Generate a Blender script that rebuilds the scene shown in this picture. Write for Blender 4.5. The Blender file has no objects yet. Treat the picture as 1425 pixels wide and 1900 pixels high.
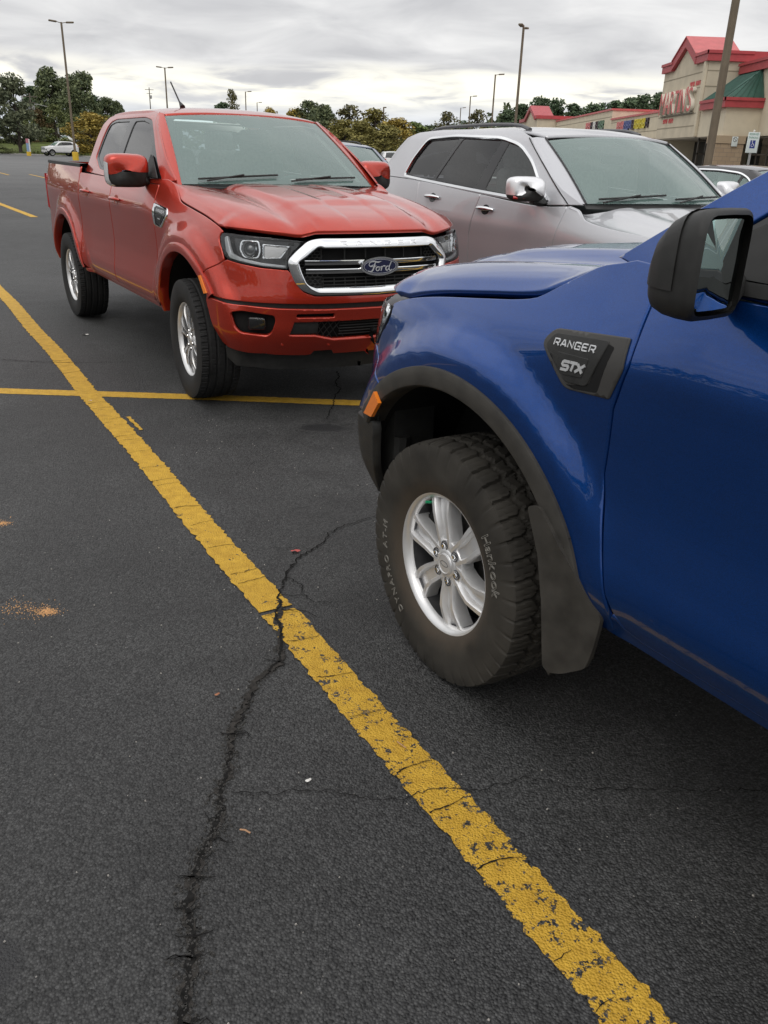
import bpy, bmesh, math, random
import numpy as np
from mathutils import Vector, Matrix
from mathutils.geometry import delaunay_2d_cdt

# ---------------------------------------------------------------- camera, sky, sun, exposure
SC = bpy.context.scene
COL = SC.collection
PI = math.pi
CAM_H, PITCH, ROLL, FPX = 1.5307, .4085, .0352, 1530.5
cam = bpy.data.cameras.new('camera'); camo = bpy.data.objects.new('camera', cam); COL.objects.link(camo)
cam.sensor_fit = 'VERTICAL'; cam.sensor_height = 36.; cam.lens = FPX/1900*36.; cam.clip_start = .05; cam.clip_end = 4000
_f = Vector((0, math.cos(PITCH), -math.sin(PITCH))); _u = Vector((0, math.sin(PITCH), math.cos(PITCH))); _r = Vector((1, 0, 0))
_R = math.cos(ROLL)*_r+math.sin(ROLL)*_u; _U = -math.sin(ROLL)*_r+math.cos(ROLL)*_u
camo.matrix_world = Matrix(((_R.x, _U.x, -_f.x, 0), (_R.y, _U.y, -_f.y, 0), (_R.z, _U.z, -_f.z, CAM_H), (0, 0, 0, 1)))
SC.camera = camo
SUN_EL, SUN_AZ = math.radians(48), math.radians(200)
W = bpy.data.worlds.new('World'); SC.world = W; W.use_nodes = True
def build_sky():
    nt = W.node_tree; N = nt.nodes; L = nt.links; N.clear()
    def nd(t, **k):
        n = N.new(t)
        for a, b in k.items(): setattr(n, a, b)
        return n
    def mth(op, a, b=None, c=None, clamp=False):
        n = nd('ShaderNodeMath', operation=op, use_clamp=clamp)
        for i, v in enumerate((a, b, c)):
            if v is None: continue
            if isinstance(v, (int, float)): n.inputs[i].default_value = v
            else: L.new(v, n.inputs[i])
        return n.outputs[0]
    def sst(a, b, x):
        n = nd('ShaderNodeMapRange', interpolation_type='SMOOTHSTEP'); L.new(x, n.inputs[0])
        n.inputs[1].default_value = a; n.inputs[2].default_value = b; return n.outputs[0]
    tc = nd('ShaderNodeTexCoord'); sp = nd('ShaderNodeSeparateXYZ'); L.new(tc.outputs['Generated'], sp.inputs[0])
    z = mth('MAXIMUM', sp.outputs[2], 0.)
    inv = mth('DIVIDE', 1., mth('ADD', z, .14))
    cb = nd('ShaderNodeCombineXYZ'); L.new(mth('MULTIPLY', sp.outputs[0], inv), cb.inputs[0]); L.new(mth('MULTIPLY', sp.outputs[1], inv), cb.inputs[1])
    mp = nd('ShaderNodeMapping'); L.new(cb.outputs[0], mp.inputs[0]); mp.inputs['Rotation'].default_value = (0, 0, .25); mp.inputs['Scale'].default_value = (1.0, 1.1, 1)
    n1 = nd('ShaderNodeTexNoise'); L.new(mp.outputs[0], n1.inputs[0]); n1.inputs['Scale'].default_value = 1.9; n1.inputs['Detail'].default_value = 7; n1.inputs['Roughness'].default_value = .52; n1.inputs['Distortion'].default_value = .5
    n2 = nd('ShaderNodeTexNoise'); L.new(mp.outputs[0], n2.inputs[0]); n2.inputs['Scale'].default_value = .45; n2.inputs['Detail'].default_value = 3
    s = mth('ADD', mth('MULTIPLY', n1.outputs[0], .68), mth('MULTIPLY', n2.outputs[0], .32))
    rp = nd('ShaderNodeValToRGB'); L.new(s, rp.inputs[0]); e = rp.color_ramp.elements
    e[0].position = .36; e[0].color = (.475, .475, .488, 1); e[1].position = .64; e[1].color = (.735, .73, .725, 1)
    m = e.new(.5); m.color = (.60, .598, .603, 1)
    # thin bright break low over the horizon
    wob = mth('MULTIPLY', mth('SUBTRACT', n2.outputs[0], .5), .07)
    zz = mth('ADD', sp.outputs[2], wob)
    band = mth('MULTIPLY', sst(.042, .058, zz), mth('SUBTRACT', 1., sst(.066, .086, zz)))
    band = mth('MULTIPLY', band, sst(.34, .56, n1.outputs[0]))
    mx = nd('ShaderNodeMix', data_type='RGBA'); L.new(mth('MULTIPLY', band, .95), mx.inputs['Factor']); L.new(rp.outputs[0], mx.inputs['A']); mx.inputs['B'].default_value = (1.0, .965, .82, 1)
    low = nd('ShaderNodeMix', data_type='RGBA'); L.new(mth('MULTIPLY', mth('SUBTRACT', 1., sst(.02, .07, zz)), .7), low.inputs['Factor']); L.new(mx.outputs['Result'], low.inputs['A']); low.inputs['B'].default_value = (.60, .645, .70, 1)
    # overcast sky is brighter overhead
    up = mth('ADD', 1., mth('MULTIPLY', sst(.15, 1., z), .75))
    vm = nd('ShaderNodeVectorMath', operation='SCALE'); L.new(low.outputs['Result'], vm.inputs[0]); L.new(up, vm.inputs['Scale'])
    sky = nd('ShaderNodeTexSky', sky_type='NISHITA'); sky.sun_disc = False; sky.sun_elevation = SUN_EL; sky.sun_rotation = SUN_AZ; sky.air_density = 1; sky.dust_density = 3
    b1 = nd('ShaderNodeBackground'); L.new(sky.outputs[0], b1.inputs[0]); b1.inputs[1].default_value = .06
    b2 = nd('ShaderNodeBackground'); L.new(vm.outputs[0], b2.inputs[0]); b2.inputs[1].default_value = 1.17
    mix = nd('ShaderNodeMixShader'); mix.inputs[0].default_value = .93; L.new(b1.outputs[0], mix.inputs[1]); L.new(b2.outputs[0], mix.inputs[2])
    out = nd('ShaderNodeOutputWorld'); L.new(mix.outputs[0], out.inputs[0])
build_sky()
sun = bpy.data.lights.new('sun', 'SUN'); sun.energy = .55; sun.angle = math.radians(35); sun.color = (1, .96, .9)
suno = bpy.data.objects.new('sun', sun); COL.objects.link(suno)
suno.rotation_euler = Vector((-math.sin(SUN_AZ)*math.cos(SUN_EL), -math.cos(SUN_AZ)*math.cos(SUN_EL), -math.sin(SUN_EL))).to_track_quat('-Z', 'Y').to_euler()
VS = SC.view_settings; VS.view_transform = 'Standard'; VS.look = 'None'; VS.exposure = .2; VS.gamma = 1; VS.use_curve_mapping = False
SC.render.film_transparent = False

# ---------------------------------------------------------------- materials
MATS = {}
def mat(name, col=(.5, .5, .5), rough=.5, metal=0., spec=.5, coat=0., crough=.03, noise=0., nscale=40., bump=0., bscale=200., emit=None, sheen=0., bdist=.002):
    if name in MATS: return MATS[name]
    m = bpy.data.materials.new(name); MATS[name] = m; m.use_nodes = True
    nt = m.node_tree; b = nt.nodes['Principled BSDF']; L = nt.links
    b.inputs['Base Color'].default_value = (*col, 1); b.inputs['Roughness'].default_value = rough; b.inputs['Metallic'].default_value = metal
    b.inputs['Specular IOR Level'].default_value = spec; b.inputs['Coat Weight'].default_value = coat; b.inputs['Coat Roughness'].default_value = crough
    if emit: b.inputs['Emission Color'].default_value = (*emit[:3], 1); b.inputs['Emission Strength'].default_value = emit[3]
    if noise or bump:
        tc = nt.nodes.new('ShaderNodeTexCoord')
    if noise:
        n = nt.nodes.new('ShaderNodeTexNoise'); n.inputs['Scale'].default_value = nscale; n.inputs['Detail'].default_value = 6; L.new(tc.outputs['Object'], n.inputs[0])
        r = nt.nodes.new('ShaderNodeMapRange'); L.new(n.outputs[0], r.inputs[0]); r.inputs[1].default_value = .3; r.inputs[2].default_value = .7; r.inputs[3].default_value = 1-noise; r.inputs[4].default_value = 1+noise
        v = nt.nodes.new('ShaderNodeVectorMath'); v.operation = 'SCALE'; v.inputs[0].default_value = col; L.new(r.outputs[0], v.inputs['Scale']); L.new(v.outputs[0], b.inputs['Base Color'])
        q = nt.nodes.new('ShaderNodeMapRange'); L.new(n.outputs[0], q.inputs[0]); q.inputs[3].default_value = max(0, rough-.12*noise*2); q.inputs[4].default_value = min(1, rough+.12*noise*2); L.new(q.outputs[0], b.inputs['Roughness'])
    if bump:
        n = nt.nodes.new('ShaderNodeTexNoise'); n.inputs['Scale'].default_value = bscale; n.inputs['Detail'].default_value = 4; L.new(tc.outputs['Object'], n.inputs[0])
        p = nt.nodes.new('ShaderNodeBump'); p.inputs['Strength'].default_value = bump; p.inputs['Distance'].default_value = bdist; L.new(n.outputs[0], p.inputs['Height']); L.new(p.outputs[0], b.inputs['Normal'])
    return m
def paint(name, col, metal=.25, rough=.42, flake=.25):
    """clear-coated metallic car paint with fine flakes, faint film of dust"""
    if name in MATS: return MATS[name]
    m = mat(name, col, rough, metal, .12, 1., .03); nt = m.node_tree; L = nt.links; b = nt.nodes['Principled BSDF']
    tc = nt.nodes.new('ShaderNodeTexCoord')
    v = nt.nodes.new('ShaderNodeTexVoronoi'); v.inputs['Scale'].default_value = 900; L.new(tc.outputs['Object'], v.inputs[0])
    n = nt.nodes.new('ShaderNodeTexNoise'); n.inputs['Scale'].default_value = 5; n.inputs['Detail'].default_value = 8; n.inputs['Roughness'].default_value = .7; L.new(tc.outputs['Object'], n.inputs[0])
    sp = nt.nodes.new('ShaderNodeSeparateColor'); L.new(v.outputs['Color'], sp.inputs[0])
    r = nt.nodes.new('ShaderNodeMapRange'); L.new(sp.outputs[0], r.inputs[0]); r.inputs[3].default_value = 1-flake; r.inputs[4].default_value = 1+flake
    s = nt.nodes.new('ShaderNodeVectorMath'); s.operation = 'SCALE'; s.inputs[0].default_value = col; L.new(r.outputs[0], s.inputs['Scale'])
    d = nt.nodes.new('ShaderNodeMapRange'); L.new(n.outputs[0], d.inputs[0]); d.inputs[1].default_value = .4; d.inputs[2].default_value = .75; d.inputs[3].default_value = .0; d.inputs[4].default_value = .012
    mx = nt.nodes.new('ShaderNodeMix'); mx.data_type = 'RGBA'; L.new(d.outputs[0], mx.inputs['Factor']); L.new(s.outputs[0], mx.inputs['A']); mx.inputs['B'].default_value = (.25, .23, .2, 1)
    L.new(mx.outputs['Result'], b.inputs['Base Color'])
    cr = nt.nodes.new('ShaderNodeMapRange'); L.new(n.outputs[0], cr.inputs[0]); cr.inputs[1].default_value = .35; cr.inputs[2].default_value = .75; cr.inputs[3].default_value = .01; cr.inputs[4].default_value = .05
    L.new(cr.outputs[0], b.inputs['Coat Roughness'])
    return m
def glass(name, tint, haze=.04, hazecol=(.5, .55, .53), ior=1.5, gl=1.):
    if name in MATS: return MATS[name]
    m = bpy.data.materials.new(name); MATS[name] = m; m.use_nodes = True; nt = m.node_tree; L = nt.links; nt.nodes.clear()
    o = nt.nodes.new('ShaderNodeOutputMaterial'); t = nt.nodes.new('ShaderNodeBsdfTransparent'); t.inputs[0].default_value = (*tint, 1)
    g = nt.nodes.new('ShaderNodeBsdfGlossy'); g.inputs['Roughness'].default_value = .02; g.inputs[0].default_value = (gl, gl, gl, 1)
    d = nt.nodes.new('ShaderNodeBsdfDiffuse'); d.inputs[0].default_value = (*hazecol, 1)
    fr = nt.nodes.new('ShaderNodeFresnel'); fr.inputs[0].default_value = ior
    a = nt.nodes.new('ShaderNodeMixShader'); a.inputs[0].default_value = haze; L.new(t.outputs[0], a.inputs[1]); L.new(d.outputs[0], a.inputs[2])
    b = nt.nodes.new('ShaderNodeMixShader'); L.new(fr.outputs[0], b.inputs[0]); L.new(a.outputs[0], b.inputs[1]); L.new(g.outputs[0], b.inputs[2]); L.new(b.outputs[0], o.inputs[0])
    return m
M_RED = paint('red_paint', (.45, .035, .016), .60, .33)
M_BLUE = paint('blue_paint', (.0004, .048, .235), .72, .31)
M_SILV = paint('silver_paint', (.50, .505, .525), .48, .34, .08)
M_WHITE = paint('white_paint', (.75, .75, .74), 0., .4, .02)
M_GREY = paint('dark_grey_paint', (.03, .028, .03), .2)
M_NAVY = paint('slate_blue_paint', (.16, .19, .26), .4)
M_CHROME = mat('chrome', (.82, .83, .84), .07, 1.)
M_BRIGHT = mat('bright_trim', (.75, .75, .76), .22, 1.)
M_BLK = mat('black_plastic', (.022, .022, .021), .55, 0, .4, noise=.25, nscale=30, bump=.25, bscale=900)
M_BLKD = mat('dusty_plastic', (.04, .037, .032), .62, 0, .35, noise=.35, nscale=14, bump=.3, bscale=900)
M_GBLK = mat('gloss_black', (.012, .012, .013), .12, 0, .5)
M_RUB = mat('rubber', (.016, .016, .016), .72, 0, .35, noise=.4, nscale=9, bump=.25, bscale=500)
M_RUBD = mat('dusty_rubber', (.034, .031, .026), .78, 0, .3, noise=.4, nscale=9, bump=.25, bscale=500)
M_ALLOY = mat('alloy', (.74, .74, .74), .34, .6, .5, noise=.06, nscale=20)
M_ALLOYD = mat('dark_alloy', (.10, .10, .105), .4, .6, noise=.2, nscale=20)
M_DARK = mat('underbody', (.012, .012, .012), .85, 0, .2)
M_SEAT = mat('seat_cloth', (.20, .21, .21), .9, 0, .2, noise=.2)
M_SEATL = mat('seat_leather', (.42, .41, .39), .6, 0, .3, noise=.1)
M_DASH = mat('dashboard', (.06, .062, .064), .7, 0, .3)
M_WS = glass('windshield_glass', (.80, .93, .89), .19, (.56, .84, .77), 1.7)  # teal diffuse haze stands in for bright sky reflected in the glass
M_TINT = glass('tinted_glass', (.24, .25, .27), .02, (.1, .1, .1))
M_FWIN = glass('front_window_glass', (.58, .66, .63), .05, (.3, .36, .34), 1.6)
M_LENS = glass('lamp_lens', (.93, .95, .96), .01)
M_AMB = mat('amber_lens', (.85, .22, .015), .15, 0, .6, coat=1)
M_TAIL = mat('red_lens', (.45, .01, .01), .12, 0, .6, coat=1)
M_WLAMP = mat('white_lens', (.75, .76, .77), .1, .2, .6, coat=1)
M_NAVYE = mat('emblem_blue', (.008, .012, .05), .15, 0, .5, coat=1)
M_LET = mat('letter_white', (.22, .21, .185), .7)
M_LETS = mat('letter_silver', (.62, .63, .64), .3, .4)

# ---------------------------------------------------------------- object helpers
def tag(o, label=None, cat=None, group=None, kind=None):
    if label: o['label'] = label
    if cat: o['category'] = cat
    if group: o['group'] = group
    if kind: o['kind'] = kind
    return o
def empty(name, loc=(0, 0, 0), rz=0., parent=None):
    o = bpy.data.objects.new(name, None); o.empty_display_size = .2; COL.objects.link(o); o.location = loc; o.rotation_euler = (0, 0, rz); o.parent = parent
    return o
def link(name, me, m=None, parent=None):
    o = bpy.data.objects.new(name, me); COL.objects.link(o); o.parent = parent
    if m is not None and not me.materials: me.materials.append(m)
    return o
def mesh(verts, faces, smooth=True, normals=None, angle=None):
    me = bpy.data.meshes.new('mesh'); me.from_pydata([tuple(map(float, v)) for v in verts], [], [tuple(map(int, f)) for f in faces]); me.update()
    if smooth:
        me.polygons.foreach_set('use_smooth', [True]*len(me.polygons))
        if normals is not None: me.normals_split_custom_set_from_vertices([tuple(map(float, n)) for n in normals])
        elif angle is not None: me.set_sharp_from_angle(angle=math.radians(angle))
    return me
class MB:
    """collects simple solids, then links them as one mesh"""
    def __init__(s, M=None): s.v = []; s.f = []; s.M = M
    def add(s, vs, fs):
        n = len(s.v)
        for p in vs:
            p = Vector(p); s.v.append(tuple(s.M @ p if s.M is not None else p))
        s.f += [tuple(i+n for i in f) for f in fs]; return s
    def box(s, c, d, rz=0., top=None):
        x, y, z = d[0]/2, d[1]/2, d[2]/2; t = top or (1, 1); cs, sn = math.cos(rz), math.sin(rz); vs = []
        for zz, kx, ky in ((-z, 1, 1), (z, t[0], t[1])):
            for a, b in ((-x, -y), (x, -y), (x, y), (-x, y)):
                a *= kx; b *= ky; vs.append((c[0]+a*cs-b*sn, c[1]+a*sn+b*cs, c[2]+zz))
        return s.add(vs, [(3, 2, 1, 0), (4, 5, 6, 7), (0, 1, 5, 4), (1, 2, 6, 5), (2, 3, 7, 6), (3, 0, 4, 7)])
    def tube(s, path, r, n=8, cap=True, ell=1.):
        P = [Vector(p) for p in path]; rs = r if isinstance(r, (list, tuple)) else [r]*len(P); vs = []; fs = []; up = Vector((0, 0, 1))
        for i, p in enumerate(P):
            t = (P[min(i+1, len(P)-1)]-P[max(i-1, 0)]).normalized(); a = t.cross(up)
            if a.length < .05: a = t.cross(Vector((0, 1, 0)))
            a.normalize(); b = a.cross(t)
            for k in range(n): th = 2*PI*k/n; vs.append(p+rs[i]*(math.cos(th)*a+ell*math.sin(th)*b))
        for i in range(len(P)-1):
            for k in range(n): k2 = (k+1) % n; fs.append((i*n+k, i*n+k2, (i+1)*n+k2, (i+1)*n+k))
        if cap: fs += [tuple(range(n))[::-1], tuple(range((len(P)-1)*n, len(P)*n))]
        return s.add(vs, [f[::-1] for f in fs])
    def lathe(s, prof, n=32, axis='x', c=(0, 0, 0)):
        vs = []; fs = []; m = len(prof)
        for k in range(n):
            th = 2*PI*k/n; cs, sn = math.cos(th), math.sin(th)
            for h, r in prof:
                p = (h, r*cs, r*sn) if axis == 'x' else ((r*cs, r*sn, h) if axis == 'z' else (r*sn, h, r*cs)); vs.append((p[0]+c[0], p[1]+c[1], p[2]+c[2]))
        for k in range(n):
            k2 = (k+1) % n
            for i in range(m-1): fs.append((k*m+i, k*m+i+1, k2*m+i+1, k2*m+i))
        return s.add(vs, fs)
    def prism(s, poly, h0, h1, F):
        """2-D outline swept from h0 to h1; F(a,b,h) places it"""
        n = len(poly); vs = [F(a, b, h0) for a, b in poly]+[F(a, b, h1) for a, b in poly]
        tri = delaunay_2d_cdt([Vector(p) for p in poly], [], [list(range(n))], 1, 1e-7)
        fs = [(i, (i+1) % n, n+(i+1) % n, n+i) for i in range(n)]
        if len(tri[0]) == n:
            mp = [o[0] for o in tri[3]]
            for t in tri[2]: fs += [tuple(n+mp[i] for i in t), tuple(mp[i] for i in t[::-1])]
        else: fs += [tuple(range(n, 2*n)), tuple(range(n))[::-1]]
        return s.add(vs, fs)
    def build(s, name, m, parent=None, angle=35, smooth=True):
        return link(name, s.mesh(angle, smooth), m, parent)
    def mesh(s, angle=35, smooth=True):
        me = mesh(s.v, s.f, False); bm = bmesh.new(); bm.from_mesh(me); bmesh.ops.recalc_face_normals(bm, faces=bm.faces); bm.to_mesh(me); bm.free()
        if smooth:
            me.polygons.foreach_set('use_smooth', [True]*len(me.polygons)); me.set_sharp_from_angle(angle=math.radians(angle))
        return me
def rbox(name, c, d, r, m, parent=None, rot=(0, 0, 0), seg=3, top=None):
    me = MB().box((0, 0, 0), d, top=top).mesh(smooth=False); bm = bmesh.new(); bm.from_mesh(me)
    bmesh.ops.bevel(bm, geom=list(bm.edges), offset=r, segments=seg, profile=.5, affect='EDGES'); bm.to_mesh(me); bm.free()
    me.polygons.foreach_set('use_smooth', [True]*len(me.polygons)); me.set_sharp_from_angle(angle=math.radians(50))
    o = link(name, me, m, parent); o.location = c; o.rotation_euler = rot; return o
def mirror_mesh(me):
    n = me.copy(); bm = bmesh.new(); bm.from_mesh(n)
    nr = [tuple(x.vector) for x in me.corner_normals] if False else None
    for v in bm.verts: v.co.x = -v.co.x
    bmesh.ops.reverse_faces(bm, faces=bm.faces); bm.to_mesh(n); bm.free(); return n
def copy_tree(o, parent=None, over=None):
    c = o.copy(); COL.objects.link(c); c.parent = parent
    if over and c.type == 'MESH':
        for i, sl in enumerate(c.material_slots):
            if o.data.materials[i] and o.data.materials[i].name in over:
                c.material_slots[i].link = 'OBJECT'; c.material_slots[i].material = over[o.data.materials[i].name]
    for ch in o.children: copy_tree(ch, c, over)
    return c
def text_mesh(body, size=1., ext=0., outline=0., align='CENTER', shear=0., xs=1.):
    cu = bpy.data.curves.new('text', 'FONT'); cu.body = body; cu.size = size; cu.extrude = ext; cu.align_x = align; cu.align_y = 'CENTER'; cu.shear = shear; cu.resolution_u = 3
    if outline: cu.fill_mode = 'NONE'; cu.bevel_depth = outline; cu.bevel_resolution = 0
    o = bpy.data.objects.new('text', cu); COL.objects.link(o); dg = bpy.context.evaluated_depsgraph_get()
    me = bpy.data.meshes.new_from_object(o.evaluated_get(dg)); bpy.data.objects.remove(o); bpy.data.curves.remove(cu)
    if xs != 1.:
        for v in me.vertices: v.co.x *= xs
    return me

def dusty_tyre():
    """road dust caught near the rim, thinning outwards"""
    nt = M_RUBD.node_tree; L = nt.links; b = nt.nodes['Principled BSDF']; tc = nt.nodes.new('ShaderNodeTexCoord'); sp = nt.nodes.new('ShaderNodeSeparateXYZ'); L.new(tc.outputs['Object'], sp.inputs[0]); cb = nt.nodes.new('ShaderNodeCombineXYZ'); L.new(sp.outputs[1], cb.inputs[1]); L.new(sp.outputs[2], cb.inputs[2]); ln = nt.nodes.new('ShaderNodeVectorMath'); ln.operation = 'LENGTH'; L.new(cb.outputs[0], ln.inputs[0])
    n = nt.nodes.new('ShaderNodeTexNoise'); n.inputs['Scale'].default_value = 22; n.inputs['Detail'].default_value = 6; L.new(tc.outputs['Object'], n.inputs[0]); ad = nt.nodes.new('ShaderNodeMath'); ad.operation = 'MULTIPLY_ADD'; L.new(n.outputs[0], ad.inputs[0]); ad.inputs[1].default_value = .05; L.new(ln.outputs['Value'], ad.inputs[2])
    mr = nt.nodes.new('ShaderNodeMapRange'); mr.interpolation_type = 'SMOOTHSTEP'; L.new(ad.outputs[0], mr.inputs[0]); mr.inputs[1].default_value = .245; mr.inputs[2].default_value = .315; mr.inputs[3].default_value = .75; mr.inputs[4].default_value = 0.
    old = b.inputs['Base Color'].links[0].from_socket; mx = nt.nodes.new('ShaderNodeMix'); mx.data_type = 'RGBA'; L.new(mr.outputs[0], mx.inputs['Factor']); L.new(old, mx.inputs['A']); mx.inputs['B'].default_value = (.075, .058, .042, 1); L.new(mx.outputs['Result'], b.inputs['Base Color'])
dusty_tyre()

# ---------------------------------------------------------------- surface helpers
def spl(xs, ys):
    xs = np.asarray(xs, float); ys = np.asarray(ys, float)
    if ys.ndim == 1: ys = ys[:, None]; one = True
    else: one = False
    h = np.diff(xs)[:, None]; dl = np.diff(ys, axis=0)/h
    m = np.zeros_like(ys); m[0] = dl[0]; m[-1] = dl[-1]
    if len(xs) > 2:
        w1 = 2*h[1:]+h[:-1]; w2 = h[1:]+2*h[:-1]
        ok = dl[:-1]*dl[1:] > 0
        with np.errstate(divide='ignore', invalid='ignore'):
            hm = (w1+w2)/(w1/dl[:-1]+w2/dl[1:])
        m[1:-1] = np.where(ok, hm, 0)
    def f(x):
        x = np.asarray(x, float); sh = x.shape; x = x.ravel()
        xc = np.clip(x, xs[0], xs[-1])
        i = np.clip(np.searchsorted(xs, xc, 'right')-1, 0, len(xs)-2)
        hh = (xs[i+1]-xs[i]); t = ((xc-xs[i])/hh)[:, None]; hh = hh[:, None]
        r = ((1+2*t)*(1-t)**2*ys[i]+t*(1-t)**2*hh*m[i]+t*t*(3-2*t)*ys[i+1]+t*t*(t-1)*hh*m[i+1])
        r = r + np.where(x < xs[0], x-xs[0], 0)[:, None]*m[0] + np.where(x > xs[-1], x-xs[-1], 0)[:, None]*m[-1]
        return r[:, 0].reshape(sh) if one else r.reshape(sh+(ys.shape[1],))
    return f
def catmull(pts, n=24):
    P = np.asarray(pts, float); P = np.vstack([2*P[0]-P[1], P, 2*P[-1]-P[-2]]); out = []
    for i in range(1, len(P)-2):
        a, b, c, d = P[i-1:i+3]; t = np.linspace(0, 1, n, endpoint=False)[:, None]
        # centripetal-like tangents scaled by chord
        L = np.linalg.norm(c-b); m1 = (c-a)/(np.linalg.norm(c-b)+np.linalg.norm(b-a))*L; m2 = (d-b)/(np.linalg.norm(d-c)+np.linalg.norm(c-b))*L
        out.append((1+2*t)*(1-t)**2*b+t*(1-t)**2*m1+t*t*(3-2*t)*c+t*t*(t-1)*m2)
    out.append(P[-2][None]); return np.vstack(out)
def sstep(a, b, x):
    t = np.clip((x-a)/(b-a), 0, 1); return t*t*(3-2*t)
class Skin:
    """body side wrapped round the front corner: parameter t = arc distance from the nose centre (sign = side), z = height"""
    def __init__(s, plan, zrows, rows, bumps=()):
        c = catmull(plan, 40)[::-1]             # nose centre -> rear
        c[0, 0] = 0
        L = np.concatenate([[0], np.cumsum(np.linalg.norm(np.diff(c, axis=0), axis=1))])
        s.L = L; s.c = c
        tg = np.gradient(c, L, axis=0); tg /= np.linalg.norm(tg, axis=1)[:, None]
        s.n = np.stack([-tg[:, 1], tg[:, 0]], 1)
        s.zr = np.asarray(zrows, float)
        ts = np.array([s.ty(r[1]) if r[0] == 'y' else s.tx(r[1]) for r in rows]); o = np.argsort(ts)
        s.df = spl(ts[o], np.array([rows[i][2] for i in o]))
        s.bumps = bumps
    def ty(s, y): return np.interp(-np.asarray(y, float), -s.c[:, 1], s.L)
    def tx(s, x):
        x = np.asarray(x, float); k = int(np.argmax(s.c[:, 0] > s.c[:, 0].max()-.004)); return np.sign(x)*np.interp(np.abs(x), s.c[:k+1, 0], s.L[:k+1])
    def __call__(s, T, Z):
        T = np.asarray(T, float); Z = np.asarray(Z, float); a = np.abs(T); sg = np.where(T < 0, -1., 1.)
        cx = np.interp(a, s.L, s.c[:, 0]); cy = np.interp(a, s.L, s.c[:, 1])
        nx = np.interp(a, s.L, s.n[:, 0]); ny = np.interp(a, s.L, s.n[:, 1])
        l = np.hypot(nx, ny); nx, ny = nx/l, ny/l
        D = s.df(a); K = len(s.zr); zr = s.zr
        i = np.clip(np.searchsorted(zr, Z, 'right')-1, 0, K-2)
        r = np.arange(len(Z)); h = zr[i+1]-zr[i]
        dl = np.diff(D, axis=1)/np.diff(zr)
        m = np.zeros_like(D); m[:, 0] = dl[:, 0]; m[:, -1] = dl[:, -1]; m[:, 1:-1] = (dl[:, 1:]+dl[:, :-1])/2
        t = np.clip((Z-zr[i])/h, 0, 1)
        d = (1+2*t)*(1-t)**2*D[r, i]+t*(1-t)**2*h*m[r, i]+t*t*(3-2*t)*D[r, i+1]+t*t*(t-1)*h*m[r, i+1]
        d = d + np.where(Z > zr[-1], (Z-zr[-1])*m[:, -1], 0)+np.where(Z < zr[0], (Z-zr[0])*m[:, 0], 0)
        for b in s.bumps: d = d + b(cy, Z, a)
        return np.stack([sg*(cx+nx*d), cy+ny*d, Z], 1)

def archbump(yc, zc, r0, r1, amt):
    return lambda y, z, a: amt*(1-sstep(r0, r1, np.hypot(y-yc, z-zc)))
def area2(p): p = np.asarray(p); q = np.roll(p, -1, 0); return float((p[:, 0]*q[:, 1]-q[:, 0]*p[:, 1]).sum())
def resample(p, step):
    out = []; p = np.asarray(p, float)
    for i in range(len(p)):
        a, b = p[i], p[(i+1) % len(p)]; n = max(1, int(math.ceil(np.linalg.norm(b-a)/step)))
        for k in range(n): out.append(a+(b-a)*k/n)
    return np.array(out)
def rounded(pts, r, n=5):
    """round the corners of a closed outline; r one radius or a list"""
    P = [np.array(p, float) for p in pts]; out = []; R = r if isinstance(r, (list, tuple)) else [r]*len(P)
    for i, p in enumerate(P):
        a, b = P[i-1]-p, P[(i+1) % len(P)]-p; la, lb = np.linalg.norm(a), np.linalg.norm(b); d = min(R[i], la*.45, lb*.45)
        if d < 1e-5: out.append(tuple(p)); continue
        s, e = p+a/la*d, p+b/lb*d
        for k in range(n+1): t = k/n; out.append(tuple((1-t)**2*s+2*t*(1-t)*p+t*t*e))
    return out
def smoothpoly(pts, n=8): 
    P = list(pts); c = catmull(P[-2:]+P+P[:2], n); return [tuple(q) for q in c[2*n-0:-2*n-1][:len(P)*n]]
def inpoly(pts, rings):
    x, y = pts[:, 0], pts[:, 1]; c = np.zeros(len(pts), bool)
    for r in rings:
        a = r; b = np.roll(r, -1, 0)
        for (x1, y1), (x2, y2) in zip(a, b):
            if y1 == y2: continue
            k = ((y1 > y) != (y2 > y)) & (x < (x2-x1)*(y-y1)/(y2-y1)+x1); c ^= k
    return c
def segdist(pts, rings):
    d = np.full(len(pts), 1e9)
    for r in rings:
        a = r; b = np.roll(r, -1, 0)
        for p, q in zip(a, b):
            v = q-p; t = np.clip(((pts-p)@v)/max(v@v, 1e-12), 0, 1); w = pts-(p+t[:, None]*v); d = np.minimum(d, np.hypot(w[:, 0], w[:, 1]))
    return d
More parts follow.
